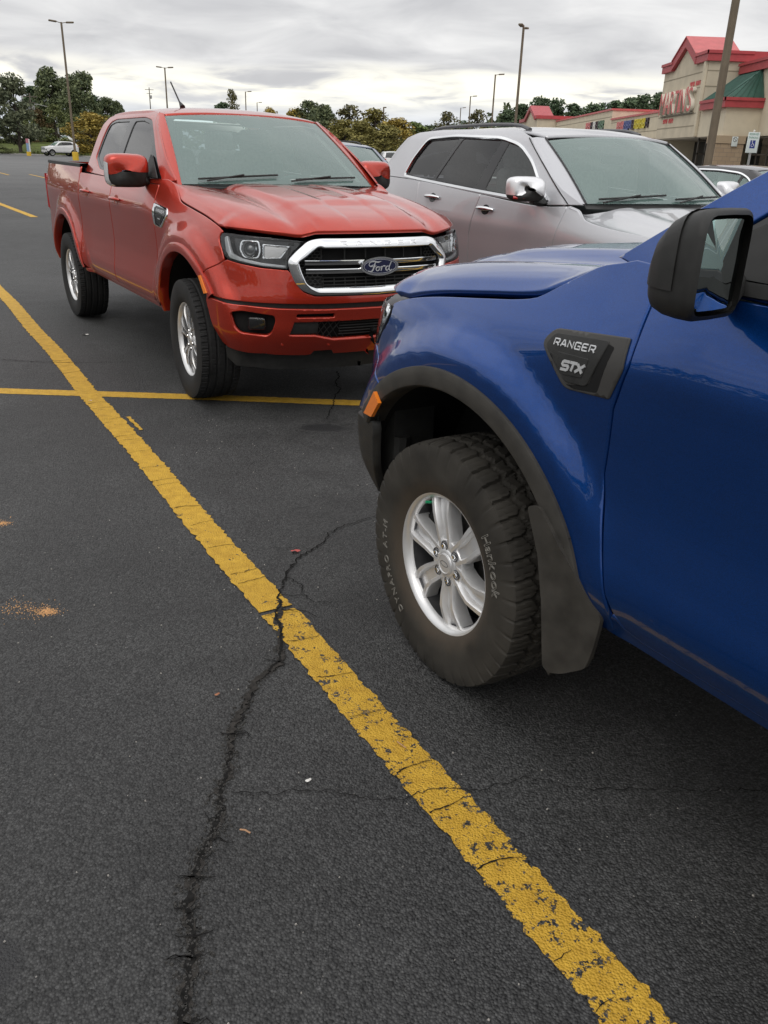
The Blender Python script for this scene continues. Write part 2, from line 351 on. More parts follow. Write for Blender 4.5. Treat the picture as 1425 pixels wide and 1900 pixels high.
def panel(name, m, outline, F, ref, parent=None, holes=(), res=.035, hem=.014, rnd=.004, lift=0., mirror=False, edge=None):
    """sheet-metal panel: outline (with holes) in a surface's own 2-D coordinates, laid on the surface F, edges rolled in"""
    edge = edge or min(res, .022); rings = []
    for k, o in enumerate([outline]+list(holes)):
        p = resample(o, edge); keep = np.linalg.norm(p-np.roll(p, 1, 0), axis=1) > 1e-5; p = p[keep]
        if (area2(p) > 0) != (k == 0): p = p[::-1]
        rings.append(p)
    V = []; nin = []; E = []; B = 0
    for p in rings:
        n = len(p); e = np.roll(p, -1, 0)-p; l = np.stack([-e[:, 1], e[:, 0]], 1); l /= np.linalg.norm(l, axis=1)[:, None]; l = l+np.roll(l, 1, 0); l /= np.linalg.norm(l, axis=1)[:, None]+1e-9
        V.append(p); nin.append(l); E += [(B+i, B+(i+1) % n) for i in range(n)]; B += n
    bnd = np.vstack(V); nin = np.vstack(nin); ins = bnd+nin*rnd
    lo, hi = rings[0].min(0), rings[0].max(0); gx = np.arange(lo[0], hi[0], res); gy = np.arange(lo[1], hi[1], res*.87)
    G = np.array([(x+(res/2 if j % 2 else 0), y) for j, y in enumerate(gy) for x in gx]).reshape(-1, 2)
    if len(G):
        G = G[inpoly(G, rings)]
        if len(G): G = G[segdist(G, rings) > max(rnd*1.6, .35*edge)]
    ins = ins[(segdist(ins, rings) > .75*rnd) & inpoly(ins, rings)]
    allp = np.vstack([bnd, ins, G.reshape(-1, 2)])
    r = delaunay_2d_cdt([Vector(p) for p in allp], E, [], 0, 1e-7)
    v2 = np.array([(p.x, p.y) for p in r[0]]); tri = np.array([t for t in r[2] if len(t) == 3]); cen = v2[tri].mean(1); tri = tri[inpoly(cen, rings)]
    a, b = v2[:, 0], v2[:, 1]; P = F(a, b); e = 8e-4
    du = (F(a+e, b)-F(a-e, b))/(2*e); dv = (F(a, b+e)-F(a, b-e))/(2*e); N = np.cross(du, dv); N /= np.linalg.norm(N, axis=1)[:, None]+1e-12
    sg = 1. if (N.mean(0) @ np.array(ref)) > 0 else -1.
    N = N*sg; P = P+N*lift
    mp = -np.ones(len(bnd), int)
    for i, o in enumerate(r[3]):
        for k in o:
            if k < len(bnd): mp[k] = i
    ok = mp >= 0; T = np.zeros_like(P)
    T[mp[ok]] = du[mp[ok]]*nin[ok][:, :1]+dv[mp[ok]]*nin[ok][:, 1:]; ln = np.linalg.norm(T, axis=1)[:, None]; T = T/(ln+1e-12)
    isb = np.zeros(len(P), bool); isb[mp[ok]] = True
    Ns = N.copy(); Ps = P.copy(); Ps[isb] -= N[isb]*rnd*.8; Ns[isb] = N[isb]-T[isb]; Ns[isb] /= np.linalg.norm(Ns[isb], axis=1)[:, None]
    faces = [tuple(t) if sg > 0 else tuple(t[::-1]) for t in tri]
    vs = list(Ps); ns = list(Ns)
    if hem > 0:
        h = {}
        for i in np.where(isb)[0]: h[i] = len(vs); vs.append(P[i]-N[i]*hem+T[i]*.001); ns.append(-T[i])
        for i, j in E:
            i, j = mp[i], mp[j]
            if i < 0 or j < 0 or i == j: continue
            q = (j, i, h[i], h[j]); faces.append(q if sg > 0 else q[::-1])
    vs = np.array(vs); ns = np.array(ns)
    obs = [link(name, mesh(vs, faces, True, ns), m, parent)]
    if mirror: obs.append(link(name, mesh(vs*[-1, 1, 1], [f[::-1] for f in faces], True, ns*[-1, 1, 1]), m, parent))
    return obs
def patch(name, m, A, F, ref, parent=None, hem=.02, rnd=.004):
    """panel over a regular grid A[i][j] of surface coordinates, edges rolled in"""
    A = np.asarray(A, float); na, nb, _ = A.shape; P = np.pad(A, ((0, 0), (0, 0), (0, 0))); a, b = A[..., 0].ravel(), A[..., 1].ravel(); X = F(a, b); e = 8e-4
    N = np.cross(F(a+e, b)-F(a-e, b), F(a, b+e)-F(a, b-e)); N /= np.linalg.norm(N, axis=1)[:, None]+1e-12; N *= np.sign(N.mean(0) @ np.array(ref)); idx = np.arange(na*nb).reshape(na, nb)
    f = np.stack([idx[:-1, :-1], idx[1:, :-1], idx[1:, 1:], idx[:-1, 1:]], 2).reshape(-1, 4); t = f[0]; g = np.cross(X[t[1]]-X[t[0]], X[t[2]]-X[t[0]]); fl = (g @ N[t[0]]) < 0
    ring = list(idx[:, 0])+list(idx[-1, 1:])+list(idx[-2::-1, -1])+list(idx[0, -2:0:-1]); cen = X.mean(0); V = list(X); NN = list(N); fs = [tuple(q[::-1] if fl else q) for q in f]; k = len(ring); base = len(V)
    R_ = X[ring]; tg = np.roll(R_, -1, 0)-np.roll(R_, 1, 0); out = np.cross(tg, N[ring]); out /= np.linalg.norm(out, axis=1)[:, None]+1e-12; s = np.sign(((R_-cen)*out).sum()); out *= s
    for i, r in enumerate(ring): V.append(X[r]+out[i]*rnd*.7-N[r]*rnd*.7); q = N[r]+out[i]; NN.append(q/np.linalg.norm(q))
    for i, r in enumerate(ring): V.append(X[r]+out[i]*rnd-N[r]*hem); NN.append(out[i])
    for i in range(k):
        j = (i+1) % k
        for q in ((ring[i], ring[j], base+j, base+i), (base+i, base+j, base+k+j, base+k+i)): fs.append(q)
    me = mesh(V, fs, False); bm = bmesh.new(); bm.from_mesh(me); bmesh.ops.recalc_face_normals(bm, faces=bm.faces); bm.faces.ensure_lookup_table()
    if bm.faces[len(f)//2].normal.dot(Vector(ref)) < 0: bmesh.ops.reverse_faces(bm, faces=bm.faces)
    bm.to_mesh(me); bm.free(); me.polygons.foreach_set('use_smooth', [True]*len(me.polygons)); me.normals_split_custom_set_from_vertices([tuple(map(float, n)) for n in NN]); return link(name, me, m, parent)
def hoodgrid(side, front, back, nu_edge=26, nu_mid=60, nv=110):
    """grid between the two side edges side(y)->x, a front curve front(x)->y and a back curve back(x)->y"""
    (ys0, ys1), xs = side; e = .15; u = np.concatenate([np.linspace(0, e, nu_edge, endpoint=False), np.linspace(e, 2-e, nu_mid, endpoint=False), np.linspace(2-e, 2, nu_edge)])-1
    v = np.concatenate([np.linspace(0, .8, nv*2//3, endpoint=False), np.linspace(.8, 1, nv//3)]); x0, x1 = xs(ys0), xs(ys1)
    Q, V_ = np.meshgrid(u, v); sh = Q.shape; q = Q.ravel(); t = V_.ravel(); ys = ys0+(ys1-ys0)*t
    y = (1-t)*(ys0+back(np.abs(q*x0))-back(x0))+t*(ys1+front(np.abs(q*x1))-front(x1))
    return np.stack([q*xs(ys), y], 1).reshape(sh+(2,))
def strip(name, m, P, parent=None, angle=40, mirror=False, close=False):
    """quad grid through an array of points P[i][j]"""
    P = np.asarray(P, float); a, b, _ = P.shape; f = []
    for i in range(a if close else a-1):
        for j in range(b-1): i2 = (i+1) % a; f.append((i*b+j, i2*b+j, i2*b+j+1, i*b+j+1))
    V = P.reshape(-1, 3); o = [link(name, mesh(V, f, True, None, angle), m, parent)]
    if mirror: o.append(link(name, mesh(V*[-1, 1, 1], [q[::-1] for q in f], True, None, angle), m, parent))
    return o
def nrm(F, a, b, ref):
    a = np.atleast_1d(np.asarray(a, float)); b = np.atleast_1d(np.asarray(b, float)); e = 1e-3
    n = np.cross(F(a+e, b)-F(a-e, b), F(a, b+e)-F(a, b-e)); n /= np.linalg.norm(n, axis=1)[:, None]; s = np.sign(n @ np.array(ref, float)); return n*s[:, None]
def onto(F, ref):
    """placer for MB.prism: (a,b,h) -> point h above surface F"""
    def g(a, b, h):
        p = F(np.array([a]), np.array([b]))[0]; return tuple(p+nrm(F, a, b, ref)[0]*h)
    return g
def trim(name, m, path, F, ref, prof, parent=None, mirror=False, close=False):
    """moulding: cross-section prof [(sideways, height)] swept along a path on surface F"""
    p = np.asarray(path, float); d = np.gradient(p, axis=0) if not close else np.roll(p, -1, 0)-np.roll(p, 1, 0); d /= np.linalg.norm(d, axis=1)[:, None]; n = np.stack([-d[:, 1], d[:, 0]], 1); rows = []
    for s, h in prof:
        q = p+n*s; rows.append(F(q[:, 0], q[:, 1])+nrm(F, p[:, 0], p[:, 1], ref)*h)
    return strip(name, m, np.stack(rows, 1), parent, 45, mirror, close)
def ribbon(path, w, n=6):
    """2-D stroke outline"""
    P = catmull(path, n) if n > 1 else np.asarray(path, float); d = np.gradient(P, axis=0); d /= np.linalg.norm(d, axis=1)[:, None]+1e-9; l = np.stack([-d[:, 1], d[:, 0]], 1)
    W_ = np.asarray(w if np.ndim(w) else [w]*len(path), float); ww = np.interp(np.linspace(0, 1, len(P)), np.linspace(0, 1, len(W_)), W_)[:, None]/2
    return [tuple(q) for q in P+l*ww]+[tuple(q) for q in (P-l*ww)[::-1]]
# square-shouldered capitals for badges, strokes in a unit cell (wide letters)
STROKES = {'R': [[(0, 0), (0, 1), (.9, 1), (1, .9), (1, .55), (.9, .42), (.25, .42)], [(.62, .42), (1, 0)]],
 'A': [[(0, 0), (.42, 1), (.6, 1), (1, 0)], [(.24, .3), (.8, .3)]], 'N': [[(0, 0), (0, 1), (1, 0), (1, 1)]],
 'G': [[(1, .78), (1, 1), (.1, 1), (0, .9), (0, .1), (.1, 0), (1, 0), (1, .46), (.5, .46)]],
 'E': [[(1, 1), (.1, 1), (0, .9), (0, .1), (.1, 0), (1, 0)], [(0, .5), (.85, .5)]],
 'S': [[(1, 1), (.12, 1), (0, .88), (0, .6), (.1, .5), (.9, .5), (1, .4), (1, .12), (.88, 0), (0, 0)]],
 'T': [[(0, 1), (1, 1)], [(.5, 1), (.5, 0)]], 'X': [[(0, 1), (1, 0)], [(1, 1), (0, 0)]]}
def stroke_text(mb, txt, F, x0, y0, w, h, gap, th, h0, h1, slant=0., lead=None):
    x = x0
    for c in txt:
        for s in STROKES[c]:
            pth = [(x+(px*w)+slant*py*h, y0+py*h) for px, py in s]; mb.prism(ribbon(pth, th, 1), h0, h1, F)
        x += w+gap

# ---------------------------------------------------------------- wheels
def tyre_mesh(R, rr, hw, kind):
    all_t = kind == 'AT'; nth = 576 if all_t else 480
    side = [(hw*.80, rr-.006), (hw*.86, rr+.004), (hw*.93, rr+.018), (hw*1.0, rr+.045), (hw*1.018, rr+.072), (hw*1.016, rr+.098), (hw*1.003, R-.045), (hw*.995, R-.034), (hw*.975, R-.022), (hw*.955, R-.013)]
    nt_ = 41; ss = np.linspace(.93, -.93, nt_); tread = [(hw*s, R-.004-.010*abs(s)**4) for s in ss]
    inn = [(-x, r) for x, r in side[::-1]][::2]
    prof = side+tread+inn; x = np.array([p[0] for p in prof]); r = np.array([p[1] for p in prof]); m = len(prof)
    th = np.linspace(0, 2*PI, nth, endpoint=False); TH, X = np.meshgrid(th, x, indexing='ij'); RR = np.tile(r, (nth, 1)); s = X/hw
    isT = np.zeros(m); isT[len(side):len(side)+nt_] = 1; sh = np.zeros(m); sh[len(side)-4:len(side)] = 1
    fr = lambda q: q-np.floor(q)
    if all_t:
        NB = 42; tri = np.abs(fr(TH*NB/(2*PI))*2-1)-.5
        g = np.zeros_like(s)
        for c, ph in ((.40, 0), (-.40, .5)):
            tr = np.abs(fr(TH*NB/(2*PI)+ph)*2-1)-.5; g = np.maximum(g, 1-sstep(.045, .075, np.abs(s-c-.16*tr)))
        g = np.maximum(g, (np.abs(s) < .36)*(1-sstep(.03, .06, np.abs(s-.10*tri)))*.8)
        lat = fr(TH*NB/(2*PI)+.25*np.sign(s)+.30*np.abs(s)); g = np.maximum(g, (np.abs(s) > .45)*(1-sstep(.05, .09, np.abs(lat-.5))))
        dia = fr(TH*NB/(2*PI)+.9*s); g = np.maximum(g, (np.abs(s) < .40)*(1-sstep(.05, .10, np.abs(dia-.5)))*.75)
        sip = fr(TH*NB*3/(2*PI)+.8*np.abs(s)); g = np.maximum(g, (1-sstep(.05, .12, np.abs(sip-.5)))*.22)
        latS = fr(TH*NB/(2*PI)+.25+.30*.95); gS = 1-sstep(.06, .11, np.abs(latS-.5))
        RR = RR-.0095*g*isT
        X = X-.0028*gS*sh*np.array([0]*(len(side)-4)+[.5, 1, 1, 1]+[0]*(m-len(side)))*np.sign(X); RR = RR-.004*gS*sh*(np.arange(m) >= len(side)-2)
    else:
        g = np.zeros_like(s)
        for c in (-.58, -.2, .2, .58): g = np.maximum(g, 1-sstep(.035, .06, np.abs(s-c)))
        lat = fr(TH*62/(2*PI)+.2*s); g = np.maximum(g, (np.abs(s) > .62)*(1-sstep(.06, .13, np.abs(lat-.5)))*.85)
        lat = fr(TH*62/(2*PI)-.5*s); g = np.maximum(g, (1-sstep(.04, .1, np.abs(lat-.5)))*.25)
        RR = RR-.0075*g*isT
    # slight flattening where it carries the truck is left to the contact patch
    V = np.stack([X, RR*np.cos(TH), RR*np.sin(TH)], 2).reshape(-1, 3); f = []
    idx = np.arange(nth*m).reshape(nth, m); i2 = np.roll(idx, -1, 0)
    q = np.stack([idx[:, :-1], i2[:, :-1], i2[:, 1:], idx[:, 1:]], 2).reshape(-1, 4)
    return mesh(V, q[:, ::-1], True, None, 28)
def ring_text(txt, size, r, a_mid, m, parent, x, outline=.0, spread=1., name='sidewall_lettering'):
    """raised lettering round a sidewall, tops pointing out of the hub"""
    meshes = []; adv = []
    for c in txt:
        me = text_mesh(c if c != ' ' else '.', size, .0008, outline, 'CENTER'); xs = [v.co.x for v in me.vertices] or [0]; w = (max(xs)-min(xs)) if c != ' ' else size*.35; meshes.append(None if c == ' ' else me); adv.append(w+size*.16*spread)
    tot = sum(adv); s = -tot/2
    for me, w in zip(meshes, adv):
        ac = a_mid-(s+w/2)/r; s += w
        if me is None: continue
        cs, sn = math.cos(ac), math.sin(ac); cx = (max(v.co.x for v in me.vertices)+min(v.co.x for v in me.vertices))/2
        vs = []
        for v in me.vertices:
            rr = r+v.co.y; tt = v.co.x-cx   # radial, tangential (clockwise seen from outside)
            vs.append((x+v.co.z+.0006, rr*cs+tt*sn, rr*sn-tt*cs))
        for v, q in zip(me.vertices, vs): v.co = q
        link('sidewall_letter', me, m, parent)
def make_wheel(kind, truck):
    """six-spoke alloy; x points out of the car"""
    R = .388; at = kind == 'AT'; rr = .222 if at else .234; hw = .132; x0 = .105
    sc = rr/.222
    W_ = MB().lathe([(x0-.022, rr-.018), (x0-.014, rr-.016), (x0-.004, rr-.011), (x0+.006, rr-.002), (x0+.007, rr+.006), (x0-.004, rr+.009)], 72).build('wheel', M_ALLOY, truck, 50)
    MB().lathe([(x0-.20, rr-.012), (x0-.10, rr-.024), (x0-.022, rr-.0185)], 72).build('barrel', M_ALLOYD, W_, 50)  # barrel coloured dark so the gaps between spokes read as shaded
    ty = link('tyre', tyre_mesh(R, rr, hw, kind), M_RUBD if at else M_RUB, W_)
    cs = [-1, -.985, -.95, -.90, -.60, -.54, -.44, .44, .54, .60, .90, .95, .985, 1]
    if at: hs = [-.050, -.020, -.005, .0, .0, -.004, -.019, -.019, -.004, .0, .0, -.005, -.020, -.050]
    else: hs = [-.045, -.016, -.004, 0, .001, -.004, -.034, -.034, -.004, .001, 0, -.004, -.016, -.045]
    rs = np.array([.030, .052, .08, .11, .14, .165, .19, .207, .217])*sc
    wd = np.array([.025, .029, .033, .036, .039, .042, .046, .048, .049]) if at else np.array([.022, .023, .022, .024, .034, .048, .060, .066, .070])
    xb = np.array([-.012, -.010, -.006, -.002, .001, -.001, -.006, -.010, -.015])+x0-.003
    tw = np.array([0, 0, .001, .003, .003, .001, -.001, -.002, -.002]) if at else np.array([0, 0, .0, .0, .0, .0, .0, .0, .0])
    P = np.zeros((len(rs), len(cs), 3))
    for i in range(len(rs)):
        k = min(1., max(0., (rs[i]/sc-.05)/.05))
        for j, c in enumerate(cs): hh = hs[j] if abs(c) >= .9 else hs[j]*k; P[i, j] = (xb[i]+hh, c*wd[i]+tw[i]*2, math.sqrt(max(rs[i]**2-(c*wd[i])**2*.5, 1e-5)))
    sm = strip('spoke', M_ALLOY if at else mat('machined_alloy', (.50, .50, .50), .25, .85), P, W_, 18)[0]
    for k in range(6):
        o = sm if k == 0 else sm.copy()
        if k: COL.objects.link(o)
        o.rotation_euler = (k*PI/3+.26, 0, 0)
    MB().lathe([(x0-.06, .078), (x0-.022, .078), (x0-.016, .074), (x0-.014, .066), (x0-.013, .047), (x0-.010, .044), (x0-.009, .036)], 48).build('hub', M_ALLOY, W_, 40)
    MB().lathe([(x0-.012, .0365), (x0-.006, .034), (x0-.004, .030), (x0-.0055, .028), (x0-.005, .0)], 40).build('hub_cap', M_ALLOY, W_, 30)
    F = lambda a, b, h: (x0-.0055+h, -a, b)
    e = MB()
    for p in ribbon([(.019*math.cos(t), .008*math.sin(t)) for t in np.linspace(0, 6.2, 24)], .0016, 1), : e.prism(p, 0, .0012, F)
    e.build('cap_emblem', M_ALLOYD, W_)
    lug = MB().lathe([(x0-.045, .0098), (x0-.014, .0098), (x0-.009, .007), (x0-.008, .0)], 6).mesh(); pk = MB().lathe([(x0-.030, .0155), (x0-.0125, .0155), (x0-.0120, .0140), (x0-.0220, .0135), (x0-.0220, 0)], 18).mesh()
    for k in range(6):
        a = k*PI/3+.26+.52*0
        o = link('lug_nut', lug, M_CHROME, W_); o.location = (.002, -math.sin(a)*.0565, math.cos(a)*.0565)
        o = link('lug_pocket', pk, M_ALLOYD, W_); o.location = (.002, -math.sin(a)*.0565, math.cos(a)*.0565)
    MB().lathe([(x0-.10, .03), (x0-.085, .05), (x0-.075, .155*sc), (x0-.10, .158*sc)], 48).build('brake_disc', mat('brake_iron', (.10, .095, .09), .5, .6, noise=.3), W_)
    b = MB()
    for a in np.linspace(-.35, .35, 7): b.box((x0-.07, math.sin(a-1.1)*.15, math.cos(a-1.1)*.15), (.05, .045, .06), 0)
    b.build('brake_caliper', M_DARK, W_)
    MB().lathe([(x0-.10, .196*sc), (x0-.14, .19*sc), (x0-.16, .05), (x0-.16, 0)], 40).build('gap_shade_disc', M_DARK, W_)  # black disc added behind the spokes to darken the gaps
    if at:
        v = MB().tube([(x0-.02, -.10, .165), (x0+.004, -.105, .168)], .0045, 10).build('valve_cap', mat('green_cap', (.01, .30, .13), .4), W_)
        ring_text('Hankook', .046, .297, .42, M_LET, W_, hw*1.0145, .0006, .5)
        ring_text('DYNAPRO AT-M', .034, .297, PI+.42, M_LET, W_, hw*1.0145, .0005, 1.3)
    return W_
def wheel_set(proto, spots, parent):
    for k, (x, y, z, rz) in enumerate(spots):
        o = proto if k == 0 else copy_tree(proto, parent)
        o.parent = parent; o.location = (x, y, z); o.rotation_euler = (0, 0, rz)

# ---------------------------------------------------------------- crew-cab pickup
RZ = [.40, .50, .56, .62, .72, .82, .92, 1.06, 1.13, 1.20, 1.28, 1.36]
_bed = [-.07, -.04, -.018, -.008, -.003, -.008, -.011, -.005, -.003, -.012, -.03, -.05]
_door = [-.07, -.034, -.006, .004, -.006, -.015, -.014, -.006, -.003, -.018, -.045, -.075]
def make_pickup(name, pm, o):
    T = empty(name)
    flat = lambda y, z, a: 0*y
    S = Skin([(.84, -4.24), (.875, -4.05), (.90, -3.3), (.90, -2), (.90, -1), (.90, -.5), (.90, 0), (.893, .25), (.872, .42), (.835, .56), (.75, .68), (.6, .775), (.4, .835), (.2, .866), (0, .876)],
        RZ, [('y', -4.2, _bed), ('y', -2.7, _bed), ('y', -2.3, _door), ('y', -.8, _door),
        ('y', -.45, [-.07, -.036, -.010, .0, -.005, -.014, -.017, -.012, -.018, -.045, -.082, -.115]),
        ('y', 0, [-.07, -.04, -.018, -.008, -.004, -.006, -.006, -.018, -.045, -.086, -.14, -.19]),
        ('y', .3, [-.07, -.04, -.018, -.008, -.0, -.002, -.006, -.03, -.06, -.105, -.16, -.21]),
        ('x', .80, [-.09, -.03, -.008, .0, .008, -.004, -.012, -.035, -.065, -.11, -.16, -.21]),
        ('x', .6, [-.10, -.035, -.01, .0, .015, .005, -.01, -.03, -.055, -.10, -.16, -.21]),
        ('x', .3, [-.11, -.04, -.012, .0, .02, .008, .0, -.012, -.03, -.08, -.14, -.2]),
        ('x', .0, [-.11, -.04, -.012, .0, .02, .008, .0, -.01, -.03, -.08, -.14, -.2])],
        (lambda y, z, a: archbump(0, .387, .635, .735, .036)(y, z, a)*(1-.85*sstep(.26, .56, -y)*(1-sstep(.62, .95, z))), archbump(-3.22, .387, .60, .745, .036)))
    RX = (1, 0, 0); RF = (0, 1, 0); RU = (0, 0, 1)
    sd = lambda pts: [(float(S.ty(y)), z) for y, z in pts]
    arc = lambda yc, r, a0, a1, n=22: [(yc+r*math.cos(math.radians(a)), .387+r*math.sin(math.radians(a))) for a in np.linspace(a0, a1, n)]
    zg = spl([-.46, -.40, -.33, -.27, -.215, -.15, 0, .25, .42, .47, .50], [1.335, 1.322, 1.288, 1.254, 1.224, 1.210, 1.190, 1.157, 1.122, 1.104, 1.092])
    body = empty
    # fender
    top = [(y, float(zg(y))-(.007 if o['blk'] else .0035)) for y in np.linspace(.475, -.455, 40)]
    rear = [(-.50, 1.338), (-.592, 1.335), (-.594, 1.265), (-.596, 1.13), (-.570, 1.03), (-.566, .874), (-.591, .775), (-.611, .698), (-.627, .645), (-.64, .60), (-.655, .555), (-.66, .50)]
    fo = [(1.004, 1.00), (1.040, 1.040), (1.046, 1.066), (1.036, 1.088)]+sd(top)+sd(rear)+sd([(-.61, .48)]+arc(0, .590, 167, 53))+[(float(S.ty(.372)), .862), (.975, .941), (.985, .965)]
    panel('fender', pm, fo, S, RX, T, res=.028, mirror=True)
    # doors
    fd = [(-.60, 1.30)]+[(y-.006, z) for y, z in rear[2:10]]+[(-.672, .558), (-.70, .530), (-.74, .519), (-1.642, .522), (-1.645, .9), (-1.645, 1.30)]
    fdo = panel('front_door', pm, sd(fd), S, RX, T, res=.032, mirror=True)
    rd = [(-1.655, 1.30), (-1.655, .522), (-2.55, .525), (-2.612, .56), (-2.632, .62), (-2.635, 1.31)]
    rdo = panel('rear_door', pm, sd(rd), S, RX, T, res=.04, mirror=True)
    panel('rocker', pm, sd([(-.665, .550), (-.69, .525), (-.74, .513), (-2.66, .518), (-2.66, .492), (-.62, .480), (-.62, .50)]), S, RX, T, res=.04, lift=-.004, mirror=True)
    bedp = [(-2.648, 1.358), (-2.648, .55)]+[(y, z) for y, z in arc(-3.22, .590, 16, 164)]+[(-3.85, .55), (-4.18, .60), (-4.20, 1.352)]
    panel('bed_side', pm, sd(bedp), S, RX, T, res=.04, mirror=True)
    # wheel-arch mouldings
    fm = o['flare']
    def flare(yc, a0, a1):
        rows = []
        for a in np.radians(np.linspace(a0, a1, 60)):
            row = []
            for r, h in ((.604, .0), (.603, .0075), (.600, .0095), (.578, .011), (.556, .0115), (.549, .0095), (.544, .002), (.544, -.05)):
                y = yc+r*math.cos(a); z = .387+r*math.sin(a); z = max(z, .44); p = S(np.array([S.ty(y)]), np.array([z]))[0]; n = nrm(S, S.ty(y), z, RX)[0]
                if h < -.02: p = p+np.array((-.06, 0, 0)); row.append(p)
                else: row.append(p+n*h)
            rows.append(row)
        return rows
    strip('wheel_flare', fm, flare(0, 37, 170), T, 38, True)
    strip('wheel_flare', fm, flare(-3.22, 14, 170), T, 38, True)
    for sgn in (1, -1):
        mb = MB(); am = lambda a, b, h: (sgn*0, 0, 0)
        def F(a, b, h): p = S(np.array([S.ty(a)]), np.array([b]))[0]; n = nrm(S, S.ty(a), b, RX)[0]; q = p+n*h; return (sgn*q[0], q[1], q[2])
        mb.prism([(.360, .842), (.322, .815), (.368, .757), (.428, .752)] if o['blk'] else [(.372, .842), (.35, .838), (.415, .742), (.44, .748)], .012, .024 if o['blk'] else .0225, F); mb.build('side_marker', M_AMB, T)
    # hood
    ks = np.linspace(-.46, .5, 60); xg_ = spl(ks, S(S.ty(ks), zg(ks))[:, 0])
    yf = spl([0, .2, .37, .42, .465, .63, .72, .77, .80, .83], [.868, .858, .832, .815, .806, .728, .645, .58, .52, .45])
    zf = spl([0, .37, .42, .465, .55, .7, .83], [1.088, 1.086, 1.074, 1.066, 1.074, 1.086, 1.092])
    rise = spl([0, .02, .06, .13, .3, .55, .9, 1.25], [0, .024, .052, .082, .126, .165, .200, .224])
    sidep = spl([0, .02, .045, .075, .13, .25], [0, .34, .68, .86, .965, 1.])
    def H(x, y):
        ax = np.abs(x); q = np.maximum(yf(np.minimum(ax, .83))-y, 0); z = zf(np.minimum(ax, .83))+rise(q)
        w = np.maximum(xg_(np.clip(y, -.46, .5))-ax, 0); zz = zg(np.clip(y, -.46, .5)); dome = np.clip((y+.5)/1.3, 0, 1)
        xd = .47-.10*np.clip(y+.4, 0, 1.2)
        ridge = sstep(.03, .16, q)
        z = z+.013*(1-sstep(xd-.05, xd+.02, ax))*ridge+.010*sstep(xd+.10, xd+.17, ax)*(1-sstep(xd+.24, xd+.34, ax))*ridge*(.4+.6*dome)
        xc = .165-.02*np.clip(y+.4, 0, 1.2); z = z-.007*(1-sstep(xc-.022, xc+.022, ax))*ridge
        k = sidep(w); blend = np.where(y > .38, 1-sstep(.38, .5, y), 1.)
        return np.stack([x, y, np.where(blend > 0, z*(1-blend)+(zz+(z-zz)*k)*blend, z)], 1)
    edge_r = [(float(xg_(y))-.004, y) for y in np.linspace(-.43, .46, 30)]
    front = [(x, float(yf(x))) for x in np.linspace(.815, 0, 34)]
    back = [(.70, -.425), (.5, -.395), (.25, -.372), (0, -.365)]
    half = edge_r+front; oh = half+[(-x, y) for x, y in half[::-1][1:]]+[(-x, y) for x, y in back[:-1]]+back[::-1]
    patch('hood', pm, hoodgrid(((-.43, .475), lambda y: xg_(y)-(.013 if o['blk'] else .008)), yf, lambda x: -.365-.075*(x/.74)**2), H, RU, T, hem=.025)
    rows = [[(x, y, 1.06 if y < .3 else 1.02) for x in (-.76, 0, .76)] for y in (-.45, .1, .5)]
    strip('hood_light_block', M_DARK, rows, T)  # dark sheet added under the hood to block light through the gaps
    # front: fascia, bumper, lamps
    sym = lambda r: list(r)+[(-t, z) for t, z in r[::-1] if abs(t) > 1e-6]
    hl = rounded([(1.032, 1.066), (1.018, 1.087), (.97, 1.090), (.70, 1.081), (.468, 1.064), (.562, .964), (.562, .910), (.72, .920), (.875, .940), (.945, .951), (.99, .99)], [.015, .02, .02, 0, .004, .004, .01, .05, .05, .03, .03])
    gro = [(0, 1.079), (.375, 1.079), (.44, 1.067), (.512, 1.010), (.568, .955), (.550, .893), (.523, .833), (.482, .793), (.409, .767), (0, .762)]
    gri = [(0, 1.030), (.365, 1.029), (.378, 1.036), (.40, 1.034), (.462, .985), (.515, .951), (.497, .893), (.474, .840), (.442, .808), (.395, .786), (0, .780)]
    fas = [(0, .716), (.357, .716), (.631, .721), (.864, .726), (1.05, .742), (float(S.ty(.43)), .752)]+sd([(.405, .80), (.372, .857)])+[(.975, .936), (.945, .946), (.875, .935), (.72, .915), (.566, .905), (.547, .887), (.518, .828), (.478, .786), (.409, .761), (0, .756)]
    half = fas; ring = half+[(-t, z) for t, z in half[::-1][1:-1]]
    panel('front_fascia', pm, ring, S, RF, T, res=.03)
    bum = [(0, .680), (.355, .681), (.611, .689), (.864, .704), (1.05, .722), (1.098, .728), (1.105, .70), (1.075, .56), (1.03, .46), (.99, .430), (.923, .418), (.64, .395), (.438, .386), (.405, .390), (.385, .415), (.265, .415), (.245, .388), (0, .386)]
    ring = bum+[(-t, z) for t, z in bum[::-1][1:-1]]
    fog = rounded([(.899, .660), (.842, .672), (.647, .650), (.640, .619), (.665, .543), (.697, .519), (.849, .541), (.883, .573)], .02)
    slot = rounded([(.518, .658), (.284, .658), (.284, .631), (.518, .634)], .01)
    low = [(.53, .609), (-.53, .609), (-.56, .524), (-.40, .517), (-.27, .485), (.27, .485), (.40, .517), (.56, .524)]
    mi = lambda p: [(-a, b) for a, b in p]
    bm_ = o['bumper']
    # lower edge of the bumper bulges forward
    panel('front_bumper', bm_, ring, S, RF, T, holes=[fog, mi(fog), slot, mi(slot), low], res=.03, hem=.03)
    panel('fascia_seam', M_BLK, [(-1.09, .672), (1.09, .672), (1.09, .765), (-1.09, .765)], S, RF, T, lift=-.022, hem=0)
    panel('bumper_backing', M_DARK, [(-.98, .47), (.98, .47), (.98, .70), (-.98, .70)], S, RF, T, lift=-.045, hem=0)
    panel('grille_backing', M_DARK, [(-.56, .74), (.56, .74), (.56, 1.07), (-.56, 1.07)], S, RF, T, lift=-.055, hem=0)
